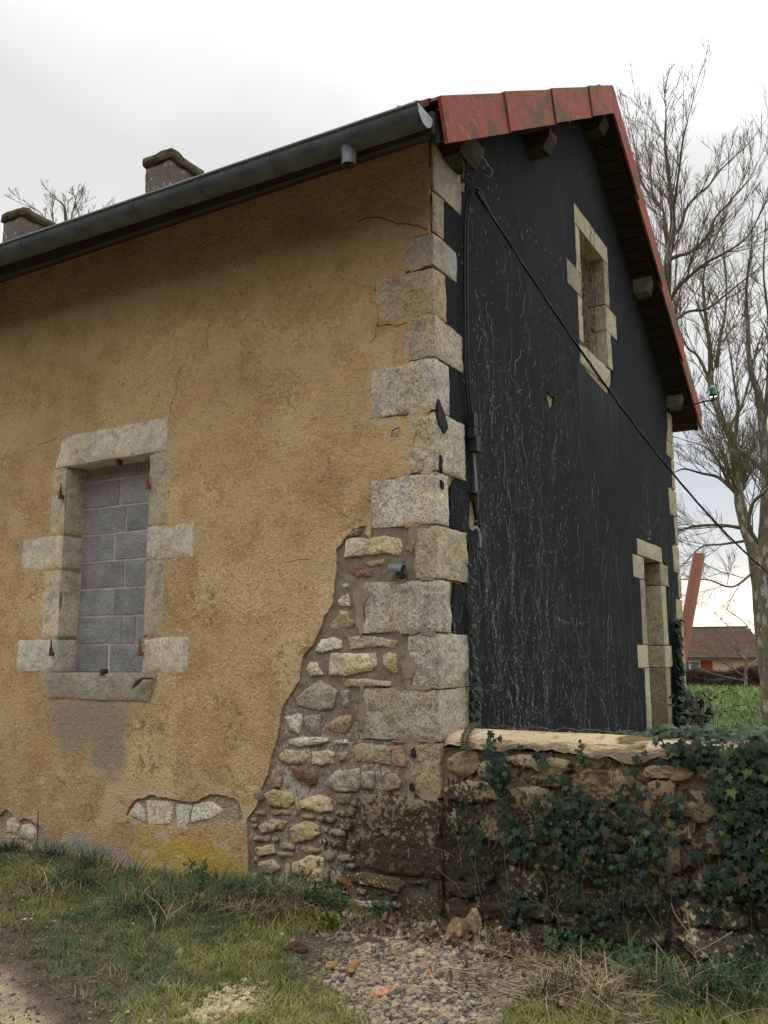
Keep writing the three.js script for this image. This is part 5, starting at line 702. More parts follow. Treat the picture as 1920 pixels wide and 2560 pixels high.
{
  const R = rngOf(301), lawn = [], lawn2 = [], long = [], straw = [], dry = [], right = [];
  const jitterC = (c, a) => { const k = 1 + (R() - 0.5) * a; return c.map((v) => v * k); };
  for (let k = 0; k < 42000; k++) {
    const x = -4.4 + R() * 6.6, z = 0.03 + R() * 2.3, rd = roadDist(x, z); if (rd > -0.02 + (R() - 0.5) * 0.25) continue; if (rd > -0.3 && R() < 0.5) continue;
    const gin = inPoly(x + (R() - 0.5) * 0.12, z + (R() - 0.5) * 0.12, GRAVEL); if (gin && R() < 0.985) continue; if (x > -0.5 && z < 0.28 && R() < 0.85) continue; if (x > 0.45 && x < 0.95 && z < 0.75 && R() < 0.75) continue; if (CHALK(x, z) < 0.8 && R() < 0.85) continue;
    const m = fbm(x * 2.2, z * 2.2, 4, 303), yg = sm(0.4, 0.75, m + (x > -0.9 ? 0.12 : -0.02)); let c = mix3([0.075, 0.125, 0.036], [0.235, 0.25, 0.06], yg); if (R() < 0.15) c = [0.3, 0.24, 0.13]; if (R() < 0.1) c = [0.14, 0.1, 0.055];
    (k % 2 ? lawn : lawn2).push([x, groundY(x, z) - 0.004, z, 0.6 + R() * 0.7 + 0.45 * sm(0.7, 0.2, z), R() * 6.28, jitterC(c, 0.5)]);
  }
  scatter('grass', 'short mossy grass on the verge between the house and the road', 'grass', clump(11, 0.016, 0.045, 0.03, 0.9, 0.0028, 1), M.grass, lawn); scatter('grass', 'short mossy grass on the verge between the house and the road', 'grass', clump(9, 0.02, 0.06, 0.035, 1.1, 0.003, 2), M.grass, lawn2);
  const tuft = (x, z, d, sp, n, green) => { for (let k = 0; k < n; k++) { const px = x + (R() + R() - 1) * sp, pz = Math.max(0.025, z + (R() + R() - 1) * d); const g = R() < green; (g ? long : straw).push([px, groundY(px, pz) - 0.01, pz, 0.55 + R() * 0.65, R() * 6.28, g ? jitterC([0.045, 0.085, 0.034], 0.7) : jitterC([0.42, 0.33, 0.18], 0.6)]); } };
  for (const a of [[-3.9, 0.12, 0.08, 0.4, 26, 0.8], [-3.3, 0.12, 0.08, 0.3, 26, 0.85], [-2.9, 0.15, 0.1, 0.25, 26, 0.7], [-2.45, 0.16, 0.1, 0.3, 34, 0.65], [-2.05, 0.2, 0.08, 0.25, 12, 0.5], [-1.75, 0.26, 0.1, 0.25, 10, 0.5], [-1.42, 0.16, 0.08, 0.12, 20, 0.75], [-1.1, 0.2, 0.13, 0.25, 90, 0.62], [-0.88, 0.3, 0.14, 0.22, 80, 0.45], [-0.75, 0.18, 0.1, 0.16, 34, 0.4], [-2.4, 0.5, 0.2, 0.4, 26, 0.7], [-1.5, 0.6, 0.22, 0.4, 34, 0.75], [-1.3, 0.42, 0.15, 0.3, 30, 0.6], [0.92, 0.5, 0.12, 0.2, 20, 0.2], [1.2, 0.36, 0.16, 0.25, 30, 0.75], [1.55, 0.3, 0.16, 0.3, 36, 0.8], [0.8, 0.62, 0.1, 0.12, 10, 0.2]]) tuft(...a);
  scatter('long_grass', 'long dark green grass blades at the foot of the walls', 'grass', clump(12, 0.09, 0.25, 0.05, 1.1, 0.005, 3), M.grass, long); scatter('dry_grass', 'long straw coloured dry grass at the foot of the walls', 'dry grass', clump(11, 0.09, 0.24, 0.045, 1.7, 0.0038, 4), M.grass, straw);
  // yellow-green moss grass at the lower right
  for (let k = 0; k < 5200; k++) { const x = 0.5 + R() * 1.5, z = 0.35 + R() * 1.3; if (inPoly(x, z, GRAVEL) || R() > sm(0.3, 0.6, z - 0.25 + (x - 0.8) * 0.2 + (R() - 0.5) * 0.3)) continue; let c = mix3([0.13, 0.15, 0.035], [0.26, 0.23, 0.07], R()); right.push([x, groundY(x, z) - 0.003, z, 0.8 + R() * 0.8, R() * 6.28, c]); }
  scatter('grass', 'yellow green grass at the lower right beside the gravel', 'grass', clump(11, 0.018, 0.055, 0.03, 1.0, 0.003, 5), M.grass, right);
  // field behind the house
  const field = []; for (let k = 0; k < 26000; k++) { const d = 4 + Math.pow(R(), 1.5) * 42, az = (-13 + R() * 14) * Math.PI / 180, x = 2.2 + Math.sin(az) * d, z = 4.34 - Math.cos(az) * d; if (z > -0.8) continue; if (x < 0.5 && z > -7) continue; const l = fbm(x * 0.4, z * 0.4, 3, 305); field.push([x, groundY(x, z) - 0.01, z, (0.9 + R() * 0.9) * (0.9 + d / 20), R() * 6.28, jitterC(mix3([0.06, 0.14, 0.025], [0.15, 0.19, 0.05], l), 0.5)]); }
  scatter('field_grass', 'bright green grass of the field behind the house', 'grass', clump(10, 0.03, 0.1, 0.06, 0.9, 0.006, 6), M.grass, field);
  // gravel, grit, chalky rubble
  const peb = (seed) => { const g = new THREE.IcosahedronGeometry(1, 1), p = g.attributes.position; for (let i = 0; i < p.count; i++) { const x = p.getX(i), y = p.getY(i), z = p.getZ(i), s = 1 + n3(x * 1.4, y * 1.4, z * 1.4, seed) * 0.9; p.setXYZ(i, x * s, y * s * 0.62, z * s * 0.85); } g.computeVertexNormals(); return g; };
  const pm = std({ color: 0xffffff, bumpMap: mortarBump, bumpScale: 0.002 }), g1 = [], g2 = [], g3 = [];
  const pcol = () => { const q = R(); return jitterC(q < 0.42 ? [0.43, 0.345, 0.225] : q < 0.66 ? [0.27, 0.22, 0.155] : q < 0.79 ? [0.4, 0.27, 0.18] : q < 0.91 ? [0.11, 0.11, 0.115] : [0.3, 0.23, 0.16], 0.5); };
  for (let k = 0; k < 30000; k++) { const x = -0.75 + R() * 1.6, z = 0.08 + R() * 1.5; const inn = inPoly(x + (R() - 0.5) * 0.1, z + (R() - 0.5) * 0.1, GRAVEL); if (!inn) continue; const mid = sm(-0.45, 0.1, x - (z - 0.7) * 0.1) * sm(0.12, 0.35, z); if (R() > (0.25 + 0.6 * mid) * sm(0.3, 0.55, fbm(x * 5, z * 5, 3, 313) + mid * 0.2)) continue; const s = 0.003 + Math.pow(R(), 3.2) * 0.014; let c = pcol(); if (mid < 0.5) c = c.map((v) => v * 0.62); (k % 2 ? g1 : g2).push([x, groundY(x, z) + s * 0.25, z, s, R() * 6.28, c, (R() - 0.5) * 0.8]); }
  for (let k = 0; k < 2600; k++) { const b = -0.2 + R() * 0.55, a = (R() - 0.5) * 9, x = ROAD.x + a * ROAD.ex - b * ROAD.ez, z = ROAD.z + a * ROAD.ez + b * ROAD.ex; if (z < 0.1) continue; const s = 0.003 + R() * R() * 0.009; g3.push([x, groundY(x, z) + s * 0.4 + 0.004, z, s, R() * 6.28, jitterC(R() < 0.5 ? [0.3, 0.25, 0.19] : [0.12, 0.1, 0.085], 0.6), 0.2]); }
  for (let k = 0; k < 900; k++) { const x = -0.42 + (R() + R() - 1) * 0.24, z = 1.22 + (R() + R() - 1) * 0.3; if (CHALK(x, z) > 1.1) continue; const s = 0.004 + R() * R() * 0.015; g3.push([x, groundY(x, z) + s * 0.3, z, s, R() * 6.28, jitterC([0.6, 0.5, 0.32], 0.3), 0.3]); }
  for (let k = 0; k < 260; k++) { const x = -4 + R() * 5.6, z = 0.2 + R() * 1.7; if (roadDist(x, z) > 0) continue; const s = 0.004 + R() * R() * 0.01; g3.push([x, groundY(x, z) + 0.012, z, s, R() * 6.28, jitterC([0.52, 0.46, 0.36], 0.4), 0.3]); }
  scatter('gravel', 'patch of cream and dark grey gravel at the wall foot', 'gravel', peb(3), pm, g1); scatter('gravel', 'patch of cream and dark grey gravel at the wall foot', 'gravel', peb(8), pm, g2); scatter('grit', 'scattered grit and chalky crumbs along the road edge and in the grass', 'grit', peb(13), pm, g3);
  // dead leaves and twigs
  const lg = fanLeaf([[0, 0], [0.3, 0.2], [0.38, 0.5], [0.2, 0.85], [0, 1], [-0.2, 0.85], [-0.38, 0.5], [-0.3, 0.2]], 0.16), ll = [], tw = [];
  for (let k = 0; k < 1500; k++) { const x = k < 1000 ? 0.3 + R() * 0.85 : -0.6 + R() * 1.2, z = k < 1000 ? 0.08 + R() * 0.62 : 0.06 + R() * 0.3; if (k < 1000 && inPoly(x - 0.05, z, GRAVEL) && R() < 0.75) continue; const q = R(); ll.push([x, groundY(x, z) + 0.006 + R() * 0.012, z, 0.014 + R() * 0.028, R() * 6.28, jitterC(q < 0.5 ? [0.12, 0.075, 0.045] : q < 0.8 ? [0.2, 0.13, 0.08] : [0.3, 0.22, 0.15], 0.5), -1.2 + R() * 1.6]); }
  scatter('leaf_litter', 'brown dead leaves on the bare soil right of the gravel', 'dead leaves', lg, M.grass, ll);
  const tg = tube(spline([[-0.5, 0, 0], [-0.2, 0.02, 0.05], [0.15, 0.0, -0.03], [0.5, 0.03, 0.02]], 10), 0.012, 4); for (let k = 0; k < 320; k++) { const x = 0.4 + R() * 0.9, z = 0.1 + R() * 0.7; tw.push([x, groundY(x, z) + 0.012 + R() * 0.02, z, 0.05 + R() * 0.16, R() * 6.28, jitterC(R() < 0.5 ? [0.2, 0.14, 0.09] : [0.33, 0.27, 0.19], 0.4), (R() - 0.5) * 0.3]); }
  scatter('twig_litter', 'thin dry twigs strewn below the garden wall', 'twigs', tg, M.grass, tw);
}
// loose stones that can be told apart
const looseStone = (label, x, z, sx, sy, sz, c, seed) => { const g = new THREE.IcosahedronGeometry(1, 3), p = g.attributes.position; for (let i = 0; i < p.count; i++) { const X = p.getX(i), Y = p.getY(i), Z = p.getZ(i), s = 1 + n3(X * 1.3, Y * 1.3, Z * 1.3, seed) * 0.85 + n3(X * 4, Y * 4, Z * 4, seed) * 0.25; p.setXYZ(i, X * s * sx, Y * s * sy, Z * s * sz); } g.computeVertexNormals(); boxUV(g, S); const m = single('loose_stone', g, stoneMat(...c), label, 'stone'); m.position.set(x, groundY(x, z) + sy * 0.45, z); m.rotation.y = seed; return m; };
looseStone('knobbly pink stone lying across the front of the gravel', 0.14, 0.86, 0.058, 0.022, 0.026, [0.62, 0.36, 0.27], 1);
looseStone('flat golden brown stone at the left of the gravel', -0.08, 0.72, 0.048, 0.03, 0.03, [0.42, 0.27, 0.11], 2);
looseStone('small orange brown stone left of the golden one', -0.2, 0.74, 0.024, 0.02, 0.02, [0.5, 0.3, 0.13], 3);
looseStone('rounded grey green stone at the top of the gravel by the weed', 0.0, 0.2, 0.04, 0.026, 0.03, [0.3, 0.28, 0.2], 4);
looseStone('brown wedge shaped stone at the upper right of the gravel', 0.36, 0.31, 0.038, 0.026, 0.03, [0.46, 0.4, 0.3], 5);
looseStone('small red brick chip in the middle of the gravel', 0.26, 0.62, 0.018, 0.011, 0.012, [0.55, 0.16, 0.07], 6);
looseStone('dark mossy lump at the left edge of the gravel', -0.45, 0.66, 0.055, 0.028, 0.035, [0.09, 0.05, 0.03], 7);
looseStone('long brown stone under the house corner above the gravel', 0.14, 0.09, 0.13, 0.04, 0.05, [0.3, 0.2, 0.11], 8);
looseStone('pinkish upright shard against the foot of the garden wall', 0.22, 0.06, 0.05, 0.07, 0.02, [0.5, 0.36, 0.24], 9);
looseStone('pale stone chip lying in the grass near the road', -0.98, 0.9, 0.02, 0.013, 0.016, [0.7, 0.62, 0.48], 10);
looseStone('round brown pebble beside the weed at the wall foot', -0.2, 0.14, 0.02, 0.02, 0.02, [0.4, 0.25, 0.14], 11);
looseStone('cream cobble in the thick of the gravel', 0.12, 0.45, 0.032, 0.018, 0.024, [0.62, 0.53, 0.38], 12);
function weed(label, x, z, w, h, n, size, seed, mats = M.weed) {
  const t = thing('weed', label, 'weed', [x, groundY(x, z), z]), R = rngOf(seed), l = []; for (let k = 0; k < n; k++) { const a = R() * 6.28, r = Math.sqrt(R()) * w; l.push({ p: [Math.cos(a) * r, 0.015 + R() * h * (1 - 0.5 * r / w), Math.sin(a) * r * 0.7], r: [-1.3 + R() * 0.8, R() * 6.28, 0], s: size * (0.6 + R() * 0.7), m: k }); }
  leavesOf(t, ovalGeo, l, mats, 140); for (let k = 0; k < 6; k++) { const a = R() * 6.28; part(t, 'stem', tube([V(0, 0, 0), V(Math.cos(a) * w * 0.4, h * 0.5, Math.sin(a) * w * 0.3), V(Math.cos(a) * w * 0.8, h * 0.7, Math.sin(a) * w * 0.5)], 0.002, 4), mats[0]); }
}
weed('bushy bright green weed at the foot of the house corner, left of the gravel', -0.6, 0.17, 0.14, 0.15, 150, 0.03, 311);
weed('small dark weed between the bushy weed and the house corner', -0.3, 0.1, 0.08, 0.08, 60, 0.024, 312);
weed('low dark green weed under the yellow lichen stain of the front wall', -1.62, 0.08, 0.09, 0.16, 70, 0.03, 313);
weed('spreading green weed at the foot of the garden wall beside the gravel', 0.72, 0.13, 0.16, 0.09, 130, 0.028, 314);
weed('leafy green weed at the foot of the garden wall below the middle ivy', 1.02, 0.16, 0.15, 0.1, 120, 0.03, 315);
weed('green weed below the dense ivy at the right end of the garden wall', 1.5, 0.2, 0.16, 0.11, 110, 0.032, 316);
weed('tiny yellow green sprig in front of the bushy weed', -0.45, 0.36, 0.06, 0.05, 30, 0.03, 317, [leaf(0.16, 0.2, 0.03), leaf(0.1, 0.16, 0.03)]);
{ const t = thing('dead_leaf', 'curled orange dead leaf above the bushy weed by the corner', 'dead leaf', [-0.52, 0.36, 0.07]), R = rngOf(319); for (let k = 0; k < 4; k++) { const m = part(t, 'leaf', ovalGeo, M.orangeLeaf); m.scale.setScalar(0.045); m.position.set((R() - 0.5) * 0.05, R() * 0.02, R() * 0.03); m.rotation.set(-0.4 + R(), R() * 3, R() * 3); }
  const s = thing('dry_stalks', 'bare forked dry stalks standing before the right end of the garden wall', 'dry stalks', [1.36, 0.2, 0.22]); for (const p of [[[0, 0, 0], [-0.03, 0.14, 0], [-0.06, 0.3, -0.02]], [[-0.03, 0.14, 0], [0.06, 0.2, 0.01], [0.13, 0.25, 0]], [[-0.04, 0.2, 0], [-0.1, 0.28, 0], [-0.12, 0.33, 0]], [[0.03, 0, 0.02], [-0.1, 0.08, 0.04], [-0.2, 0.19, 0.05]]]) part(s, 'stalk', tube(spline(p, 8), 0.0028, 5), M.stem); }
{ const t = thing('dark_stalk', 'thin dark weed stalk standing against the front wall at the left', 'weed', [-3.14, 0.18, 0.05]); part(t, 'stem', tube([V(0, 0, 0), V(0.01, 0.16, 0), V(-0.005, 0.33, -0.005)], 0.004, 5), M.iron); }

// ------------------------------------------------------------------ trees
const EYE = camera.position.clone();
function makeTree(label, group, limbs, rad, { seed = 1, level = 3, len = 1.6, every = 0.3, up = 0.3, mat = M.bark, twig = M.twig, depth = 0.06, thin = 0.0035, kids = 1 } = {}) {
  const R = rngOf(seed), base = V(...limbs[0][0]), t = thing('bare_tree', label, 'tree', base.toArray(), group), tw = new Tubes();
  const sub = (p, dir, L, r, lv) => { const n = Math.max(3, Math.round(L / 0.16)), pts = [p.clone()], d = dir.clone(); for (let i = 0; i < n; i++) { d.add(V((R() - 0.5) * 0.26, (R() - 0.5) * 0.22 + up * 0.13, (R() - 0.5) * 0.26)).normalize(); pts.push(pts[i].clone().addScaledVector(d, L / n)); } tw.add(pts, pts.map((_, i) => mix(r, thin, Math.pow(i / n, 0.8))), lv > 1 ? 4 : 3);
    if (lv <= 0) return; const m = Math.round((2 + L / every) * (0.7 + R() * 0.6) * kids); for (let k = 0; k < m; k++) { const f = 0.12 + 0.86 * R(), i = Math.min(n - 1, Math.floor(f * n)), q = pts[i].clone().lerp(pts[i + 1], f * n - i), tg = pts[i + 1].clone().sub(pts[i]).normalize(), ax = V(R() - 0.5, R() - 0.5, R() - 0.5).normalize(), nd = tg.clone().applyAxisAngle(ax, 0.4 + R() * 0.6); nd.y += up * 0.5; nd.normalize(); sub(q, nd, L * (0.62 - 0.35 * f) * (0.6 + R() * 0.8), Math.max(thin, r * 0.5), lv - 1); } };
  limbs.forEach((poly, li) => { // bend each limb a little nearer or farther so that the crown has depth
    const dz = li ? (R() - 0.5) * 2 * depth : 0; let pts = poly.map((q, i) => { const v = V(...q), k = i / (poly.length - 1), e = 1 + dz * k; return V().subVectors(v, EYE).multiplyScalar(e).add(EYE); }); pts = spline(pts, poly.length * 7); pts.forEach((p, i) => { const a = rad[li][0] * 0.35; p.x += n3(p.y * 1.3, li, 1, seed) * a; p.z += n3(p.y * 1.3, li, 5, seed) * a; });
    const n = pts.length - 1, [r0, r1] = rad[li], tb = new Tubes(); tb.add(pts.map((p) => p.clone().sub(base)), pts.map((_, i) => mix(r0, r1, Math.pow(i / n, 0.85)) * (1 + n3(i * 0.9, li, 3, seed) * 0.14)), li ? 8 : 12); part(t, li ? 'branch' : 'trunk', tb.geo(), mat);
    let acc = 0; const total = pts.reduce((s, p, i) => i ? s + p.distanceTo(pts[i - 1]) : 0, 0), start = li ? 0.12 : 0.45; let run = 0;
    for (let i = 1; i <= n; i++) { const sl = pts[i].distanceTo(pts[i - 1]); run += sl; acc += sl; const f = run / total; if (f < start) continue; while (acc > every * 0.75) { acc -= every * 0.75 * (0.6 + R() * 0.8); const tg = pts[i].clone().sub(pts[i - 1]).normalize(), ax = V(R() - 0.5, R() - 0.5, R() - 0.5).normalize(), d = tg.applyAxisAngle(ax, 0.45 + R() * 0.55); d.y += up * 0.4; d.normalize(); const rr = mix(r0, r1, f) * 0.42; sub(pts[i].clone().sub(base), d, len * (1.15 - 0.55 * f) * (0.45 + R() * 0.9), clamp(rr, thin * 1.4, 0.02), level - 1); } }
    sub(pts[n].clone().sub(base), pts[n].clone().sub(pts[n - 2]).normalize(), len * 0.8, Math.max(r1, thin * 1.5), level - 1);
  });
  part(t, 'twigs', tw.geo(), twig, { kind: 'stuff' }); return t;
}
makeTree('tall bare tree whose crown rises above the red verge on the right', null, [[[-2.3, -0.1, -12.3], [-2.05, 3, -12.3], [-1.7, 6, -12.3], [-1.28, 8.2, -12.31], [-1.19, 8.85, -12.32], [-1.13, 9.28, -12.33], [-1.03, 9.77, -12.35], [-1.02, 10.11, -12.35], [-1.06, 10.8, -12.34], [-1.09, 11.5, -12.34], [-1.07, 11.95, -12.34]],
  [[-1.2, 8.7, -12.32], [-1.16, 9.11, -12.32], [-1.19, 9.8, -12.32], [-1.2, 10.14, -12.31], [-1.36, 10.51, -12.28], [-1.39, 11.0, -12.28], [-1.4, 11.3, -12.27], [-1.46, 11.6, -12.26]], [[-1.16, 9.1, -12.33], [-0.96, 9.15, -12.36], [-0.72, 9.21, -12.41], [-0.41, 9.49, -12.46], [-0.28, 9.79, -12.48], [-0.03, 10.04, -12.51], [0.34, 10.43, -12.56]],
  [[-1.04, 9.6, -12.35], [-0.9, 9.74, -12.38], [-0.79, 10.06, -12.39], [-0.6, 10.3, -12.43], [-0.35, 10.48, -12.47], [-0.14, 10.74, -12.5], [0.32, 11.11, -12.56]], [[-1.23, 8.1, -12.31], [-1.05, 8.46, -12.35], [-0.77, 8.72, -12.4], [-0.47, 8.93, -12.45], [-0.09, 9.09, -12.51], [0.27, 9.32, -12.55], [0.55, 9.78, -12.58]],
  [[-1.02, 10.04, -12.35], [-0.89, 10.77, -12.38], [-0.78, 11.44, -12.4], [-0.64, 12.0, -12.42]], [[-1.2, 10.14, -12.31], [-1.54, 10.72, -12.24], [-1.63, 11.43, -12.22], [-1.69, 11.8, -12.21]], [[-1.4, 7.6, -12.3], [-0.9, 7.95, -12.3], [-0.5, 8.0, -12.4], [0.0, 8.35, -12.5], [0.4, 8.6, -12.5]]],
  [[0.13, 0.018], [0.04, 0.01], [0.045, 0.01], [0.04, 0.01], [0.045, 0.01], [0.03, 0.01], [0.03, 0.01], [0.035, 0.01]], { seed: 401, len: 1.5, every: 0.3, up: 0.55, level: 3, thin: 0.003, kids: 1.25, twig: M.twig });
makeTree('mossy barked bare tree with low arching branches to the right of the house', null, [[[-0.41, -0.23, -16.5], [-0.45, 1.73, -16.49], [-0.51, 3.34, -16.48], [-0.66, 4.31, -16.46], [-0.76, 5.14, -16.45], [-0.83, 6.31, -16.44], [-1.04, 6.84, -16.41], [-1.16, 7.55, -16.39], [-1.16, 8.1, -16.39], [-1.16, 8.73, -16.39], [-1.2, 9.53, -16.38], [-1.19, 10.34, -16.38], [-1.04, 11.13, -16.41]],
  [[-1.15, 7.62, -16.39], [-1.41, 8.36, -16.35], [-1.64, 8.63, -16.3], [-1.83, 9.22, -16.27], [-1.84, 9.63, -16.27]], [[-1.04, 8.08, -16.41], [-0.93, 8.7, -16.43], [-0.79, 9.27, -16.45], [-0.71, 10.06, -16.46], [-0.72, 11.07, -16.46]], [[-0.76, 5.04, -16.45], [-1.13, 5.46, -16.39], [-1.49, 5.59, -16.33], [-1.85, 5.72, -16.27], [-2.11, 5.64, -16.21]],
  [[-0.7, 4.28, -16.45], [-1.13, 4.37, -16.39], [-1.59, 4.39, -16.32], [-1.99, 4.31, -16.24], [-2.18, 4.12, -16.2]], [[-0.74, 4.97, -16.45], [-0.98, 5.45, -16.42], [-1.16, 5.94, -16.39], [-1.45, 6.24, -16.34], [-1.82, 6.4, -16.27]], [[-0.68, 3.99, -16.45], [-1.16, 3.94, -16.39], [-1.58, 3.9, -16.32], [-1.97, 3.55, -16.24]], [[-0.51, 3.33, -16.48], [-1.0, 2.98, -16.4], [-1.5, 3.15, -16.31], [-2.05, 3.17, -16.23]], [[-0.9, 6.5, -16.4], [-0.5, 7.2, -16.4], [-0.2, 8.2, -16.4], [0.1, 9.0, -16.4]]],
  [[0.17, 0.015], [0.045, 0.01], [0.05, 0.01], [0.05, 0.012], [0.045, 0.01], [0.035, 0.01], [0.035, 0.01], [0.03, 0.01], [0.04, 0.01]], { seed: 403, len: 1.5, every: 0.34, up: 0.28, level: 3, thin: 0.0036, kids: 1.35, twig: M.twigOlive });
makeTree('forked grey trunked bare tree at the right edge', null, [[[0.07, 0.12, -12.53], [0.14, 1.63, -12.54], [0.16, 3.0, -12.54], [0.24, 4.04, -12.55], [0.29, 5.1, -12.55], [0.41, 6.0, -12.57], [0.29, 6.14, -12.55], [0.18, 6.65, -12.54], [0.15, 7.28, -12.54], [0.17, 8.23, -12.54], [0.32, 9.18, -12.56]].filter((_, i) => i !== 5), [[0.22, 4.84, -12.54], [-0.01, 5.13, -12.52], [-0.18, 5.36, -12.49], [-0.1, 6.05, -12.52], [-0.12, 6.37, -12.51], [-0.16, 7.01, -12.5], [-0.19, 7.33, -12.49]], [[0.34, 5.8, -12.56], [0.45, 6.61, -12.57], [0.52, 7.54, -12.58], [0.49, 8.5, -12.57], [0.58, 9.45, -12.58]], [[0.13, 3.42, -12.53], [-0.04, 3.79, -12.51], [0.03, 4.19, -12.52], [0.21, 4.38, -12.54]]],
  [[0.15, 0.014], [0.05, 0.01], [0.045, 0.01], [0.04, 0.03]], { seed: 405, len: 1.0, every: 0.34, up: 0.35, level: 3, thin: 0.003, kids: 1.3, twig: M.twigGrey });
makeTree('small leafless tree in front of the distant house', null, [[[-4.4, -0.5, -40.2], [-4.36, 0.4, -40.2], [-4.33, 1.05, -40.18], [-4.72, 1.64, -40.12], [-4.8, 2.27, -40.11], [-5.02, 2.7, -40.08], [-5.31, 3.05, -40.03]], [[-4.33, 1.0, -40.18], [-4.19, 1.51, -40.2], [-3.95, 2.18, -40.24], [-4.22, 2.78, -40.2], [-4.82, 3.3, -40.11]], [[-4.3, 0.7, -40.2], [-3.74, 1.22, -40.27], [-3.58, 1.93, -40.29], [-3.84, 2.69, -40.25], [-4.37, 2.99, -40.18]], [[-4.36, 0.3, -40.2], [-5.2, 0.9, -40.1], [-5.9, 1.6, -40.1], [-6.6, 2.0, -40.0]], [[-4.36, 0.1, -40.2], [-6.0, 0.5, -40.1], [-7.4, 1.3, -40.1], [-7.9, 2.0, -40.0]]], [[0.09, 0.02], [0.06, 0.015], [0.05, 0.015], [0.04, 0.012], [0.04, 0.012]], { seed: 407, len: 1.3, every: 0.5, up: 0.3, level: 2, thin: 0.006, twig: M.twig });
makeTree('top of a distant bare tree showing over the gutter between the chimneys', null, [[[-17.4, -0.1, -11.2], [-17.35, 6, -11.2], [-17.32, 11.5, -11.26], [-17.36, 13.3, -11.2], [-17.41, 14.08, -11.14], [-17.54, 14.32, -10.99]], [[-17.36, 13.2, -11.2], [-17.27, 14.1, -11.33], [-17.23, 14.49, -11.37]], [[-17.36, 13.0, -11.2], [-17.02, 13.9, -11.62], [-16.8, 14.1, -11.9]], [[-17.38, 13.0, -11.1], [-17.79, 13.8, -10.65], [-18.1, 14.0, -10.4]], [[-17.36, 12.8, -11.2], [-16.7, 13.4, -12.1], [-16.3, 13.7, -12.6]]], [[0.14, 0.012], [0.02, 0.008], [0.02, 0.008], [0.02, 0.008], [0.02, 0.008]], { seed: 409, len: 0.75, every: 0.24, up: 0.4, level: 3, thin: 0.005, twig: M.twig });

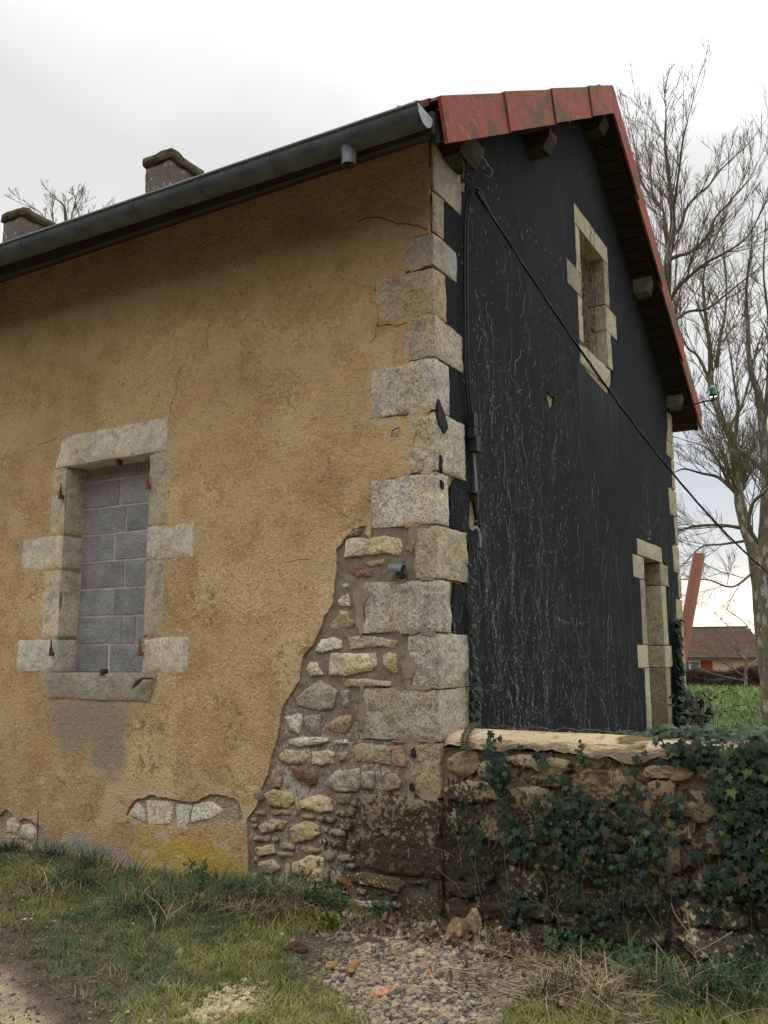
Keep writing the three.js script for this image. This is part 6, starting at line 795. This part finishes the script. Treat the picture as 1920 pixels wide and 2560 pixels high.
// ------------------------------------------------------------------ far house, shed, hedge
{
  const t = thing('distant_house', 'distant low cream house with a brown tiled roof and red shutters', 'house', [-14, -1.3, -68]), o = V(-14, -1.3, -68); const x0 = -24, x1 = -7.2, zf = -66.9, zb = -73, ey = 0.95, ry = 3.28, rz = -70;
  const wallM = std({ color: rgb(0.56, 0.42, 0.29) }), rm = std({ map: tileMap, color: rgb(0.42, 0.85, 0.9) }), rm2 = std({ map: tileMap, color: rgb(0.34, 0.68, 0.74) }), redM = std({ color: rgb(0.24, 0.045, 0.03) }), white = std({ color: rgb(0.7, 0.7, 0.68) }), glass = std({ color: rgb(0.12, 0.16, 0.2), roughness: 0.1 });
  part(t, 'wall', boxGeo(x0 - o.x, x1 - o.x, -0.6, ey + 0.12 - o.y, zb - o.z, zf - o.z), wallM);
  const n = 26, strips = [[], []]; for (let k = 0; k < n; k++) { const a = k / n, b = (k + 1.15) / n, row = (f, lift) => [x0 - 0.4 - o.x, mix(-6.75, -8.45, f) - o.x, mix(ey, ry, f) + lift - o.y, mix(zf + 0.55, rz, f) - o.z]; const [l0, r0, y0, z0] = row(a, 0.045), [l1, r1, y1, z1] = row(Math.min(1, b), 0.0), g = new THREE.BufferGeometry(); g.setAttribute('position', new THREE.Float32BufferAttribute([l0, y0, z0, r0, y0, z0, r1, y1, z1, l1, y1, z1, l0, y0 - 0.06, z0, r0, y0 - 0.06, z0], 3)); g.setIndex([0, 1, 2, 0, 2, 3, 4, 5, 1, 4, 1, 0]); const h = g.toNonIndexed(); h.computeVertexNormals(); strips[k % 2].push(boxUV(h, 3, k * 0.7, 0)); }
  const rf = part(t, 'roof', mergeGeometries(strips[0]), rm); part(rf, 'tile_courses', mergeGeometries(strips[1]), rm2, { kind: 'stuff' });
  { const g = new THREE.BufferGeometry(); const v = [[-6.75, ey, zf + 0.55], [-6.75, ey, zb - 0.5], [-8.45, ry, rz]].map(([x, y, z]) => [x - o.x, y - o.y, z - o.z]).flat(); g.setAttribute('position', new THREE.Float32BufferAttribute(v, 3)); g.computeVertexNormals(); planeUV(g, (x, y, z) => [z / 3, y / 3]); part(rf, 'hip_slope', g, rm); const h = new THREE.BufferGeometry(); h.setAttribute('position', new THREE.Float32BufferAttribute([[x0 - 0.4, ry, rz], [-8.45, ry, rz], [-6.75, ey, zb - 0.5], [x0 - 0.4, ry, rz], [-6.75, ey, zb - 0.5], [x0 - 0.4, ey, zb - 0.5]].map(([x, y, z]) => [x - o.x, y - o.y, z - o.z]).flat(), 3)); h.computeVertexNormals(); planeUV(h, (x, y) => [x / 3, y / 3]); part(rf, 'rear_slope', h, rm); part(rf, 'ridge', boxGeo(x0 - 0.4 - o.x, -8.4 - o.x, ry - 0.02 - o.y, ry + 0.08 - o.y, rz - 0.1 - o.z, rz + 0.1 - o.z), rm2); }
  part(t, 'gutter', boxGeo(x0 - 0.4 - o.x, -6.7 - o.x, ey - 0.12 - o.y, ey + 0.01 - o.y, zf + 0.53 - o.z, zf + 0.66 - o.z), std({ color: rgb(0.05, 0.04, 0.035) }));
  for (const x of [-12.3, -16.5]) { const f = part(t, 'window', boxGeo(x - 0.75 - o.x, x + 0.75 - o.x, 0.6 - 0.55 + 0.15, 2.0, zf - 0.05 - o.z, zf + 0.03 - o.z), white); for (const s of [-0.37, 0.37]) part(f, 'pane', boxGeo(x + s - 0.3 - o.x, x + s + 0.3 - o.x, 0.3, 1.9, zf - o.z, zf + 0.045 - o.z), glass); part(t, 'shutter', boxGeo(x + 0.8 - o.x, x + 1.65 - o.x, 0.2, 2.0, zf - o.z, zf + 0.06 - o.z), redM); part(t, 'shutter', boxGeo(x - 1.65 - o.x, x - 0.8 - o.x, 0.2, 2.0, zf - o.z, zf + 0.06 - o.z), redM); }
  const s = thing('shed', 'small grey roofed shed at the right of the distant house', 'shed', [-4.5, -0.9, -56]); part(s, 'wall', boxGeo(-2.1, 3.5, -0.3, 1.4, -2, 0.5), std({ color: rgb(0.2, 0.15, 0.115) })); const r = boxGeo(-2.35, 3.8, 0, 0.09, -2.3, 0.8); r.rotateZ(0.09); r.translate(0, 1.55, 0); part(s, 'roof', r, std({ color: rgb(0.13, 0.125, 0.13) }));
  const h = thing('hedge', 'brown leafless hedge along the far side of the green field', 'hedge', [-8, -0.65, -47.8]), R = rngOf(421), tb = new Tubes(); for (let k = 0; k < 46; k++) tb.add([V(-9 + k * 0.42, -0.1, (R() - 0.5) * 0.4), V(-9 + k * 0.42 + (R() - 0.5) * 0.4, 0.9, (R() - 0.5) * 0.4)], [0.03, 0.012], 4); part(h, 'stems', tb.geo(), M.twig, { kind: 'stuff' });
  const tc = new Tubes(); for (let k = 0; k < 16; k++) { const a = R() * 6.28, d = V(Math.cos(a), 0.2 + R() * 0.9, Math.sin(a)).multiplyScalar(0.26), m = d.clone().multiplyScalar(0.5).add(V((R() - 0.5) * 0.1, R() * 0.06, (R() - 0.5) * 0.1)); tc.add([V(0, 0, 0), m, d], [0.009, 0.007, 0.004], 3); } const cg = tc.geo(), im = shade(new THREE.InstancedMesh(cg, std({ color: 0xffffff }), 5200)); im.name = 'twigs'; im.userData.kind = 'stuff'; const c = new THREE.Color(); for (let i = 0; i < 5200; i++) { const x = -9 + R() * 18, top = 0.92 + 0.22 * (fbm(x * 0.7, 1, 3, 423) - 0.3) + (x > 2.2 ? 0.12 : 0); tmpM.compose(V(x, R() * top, (R() - 0.5) * 0.9), tmpQ.setFromEuler(tmpE.set(R(), R() * 6.28, R())), V(1, 1, 1).multiplyScalar(0.7 + R() * 0.6)); im.setMatrixAt(i, tmpM); const k = 0.5 + R() * 0.9; im.setColorAt(i, c.setRGB(0.085 * k, 0.056 * k, 0.042 * k)); } h.add(im);
}
scene.traverse((o) => { if (o.isMesh) o.castShadow = o.receiveShadow = true; });
camera.updateMatrixWorld();
renderer.render(scene, camera);
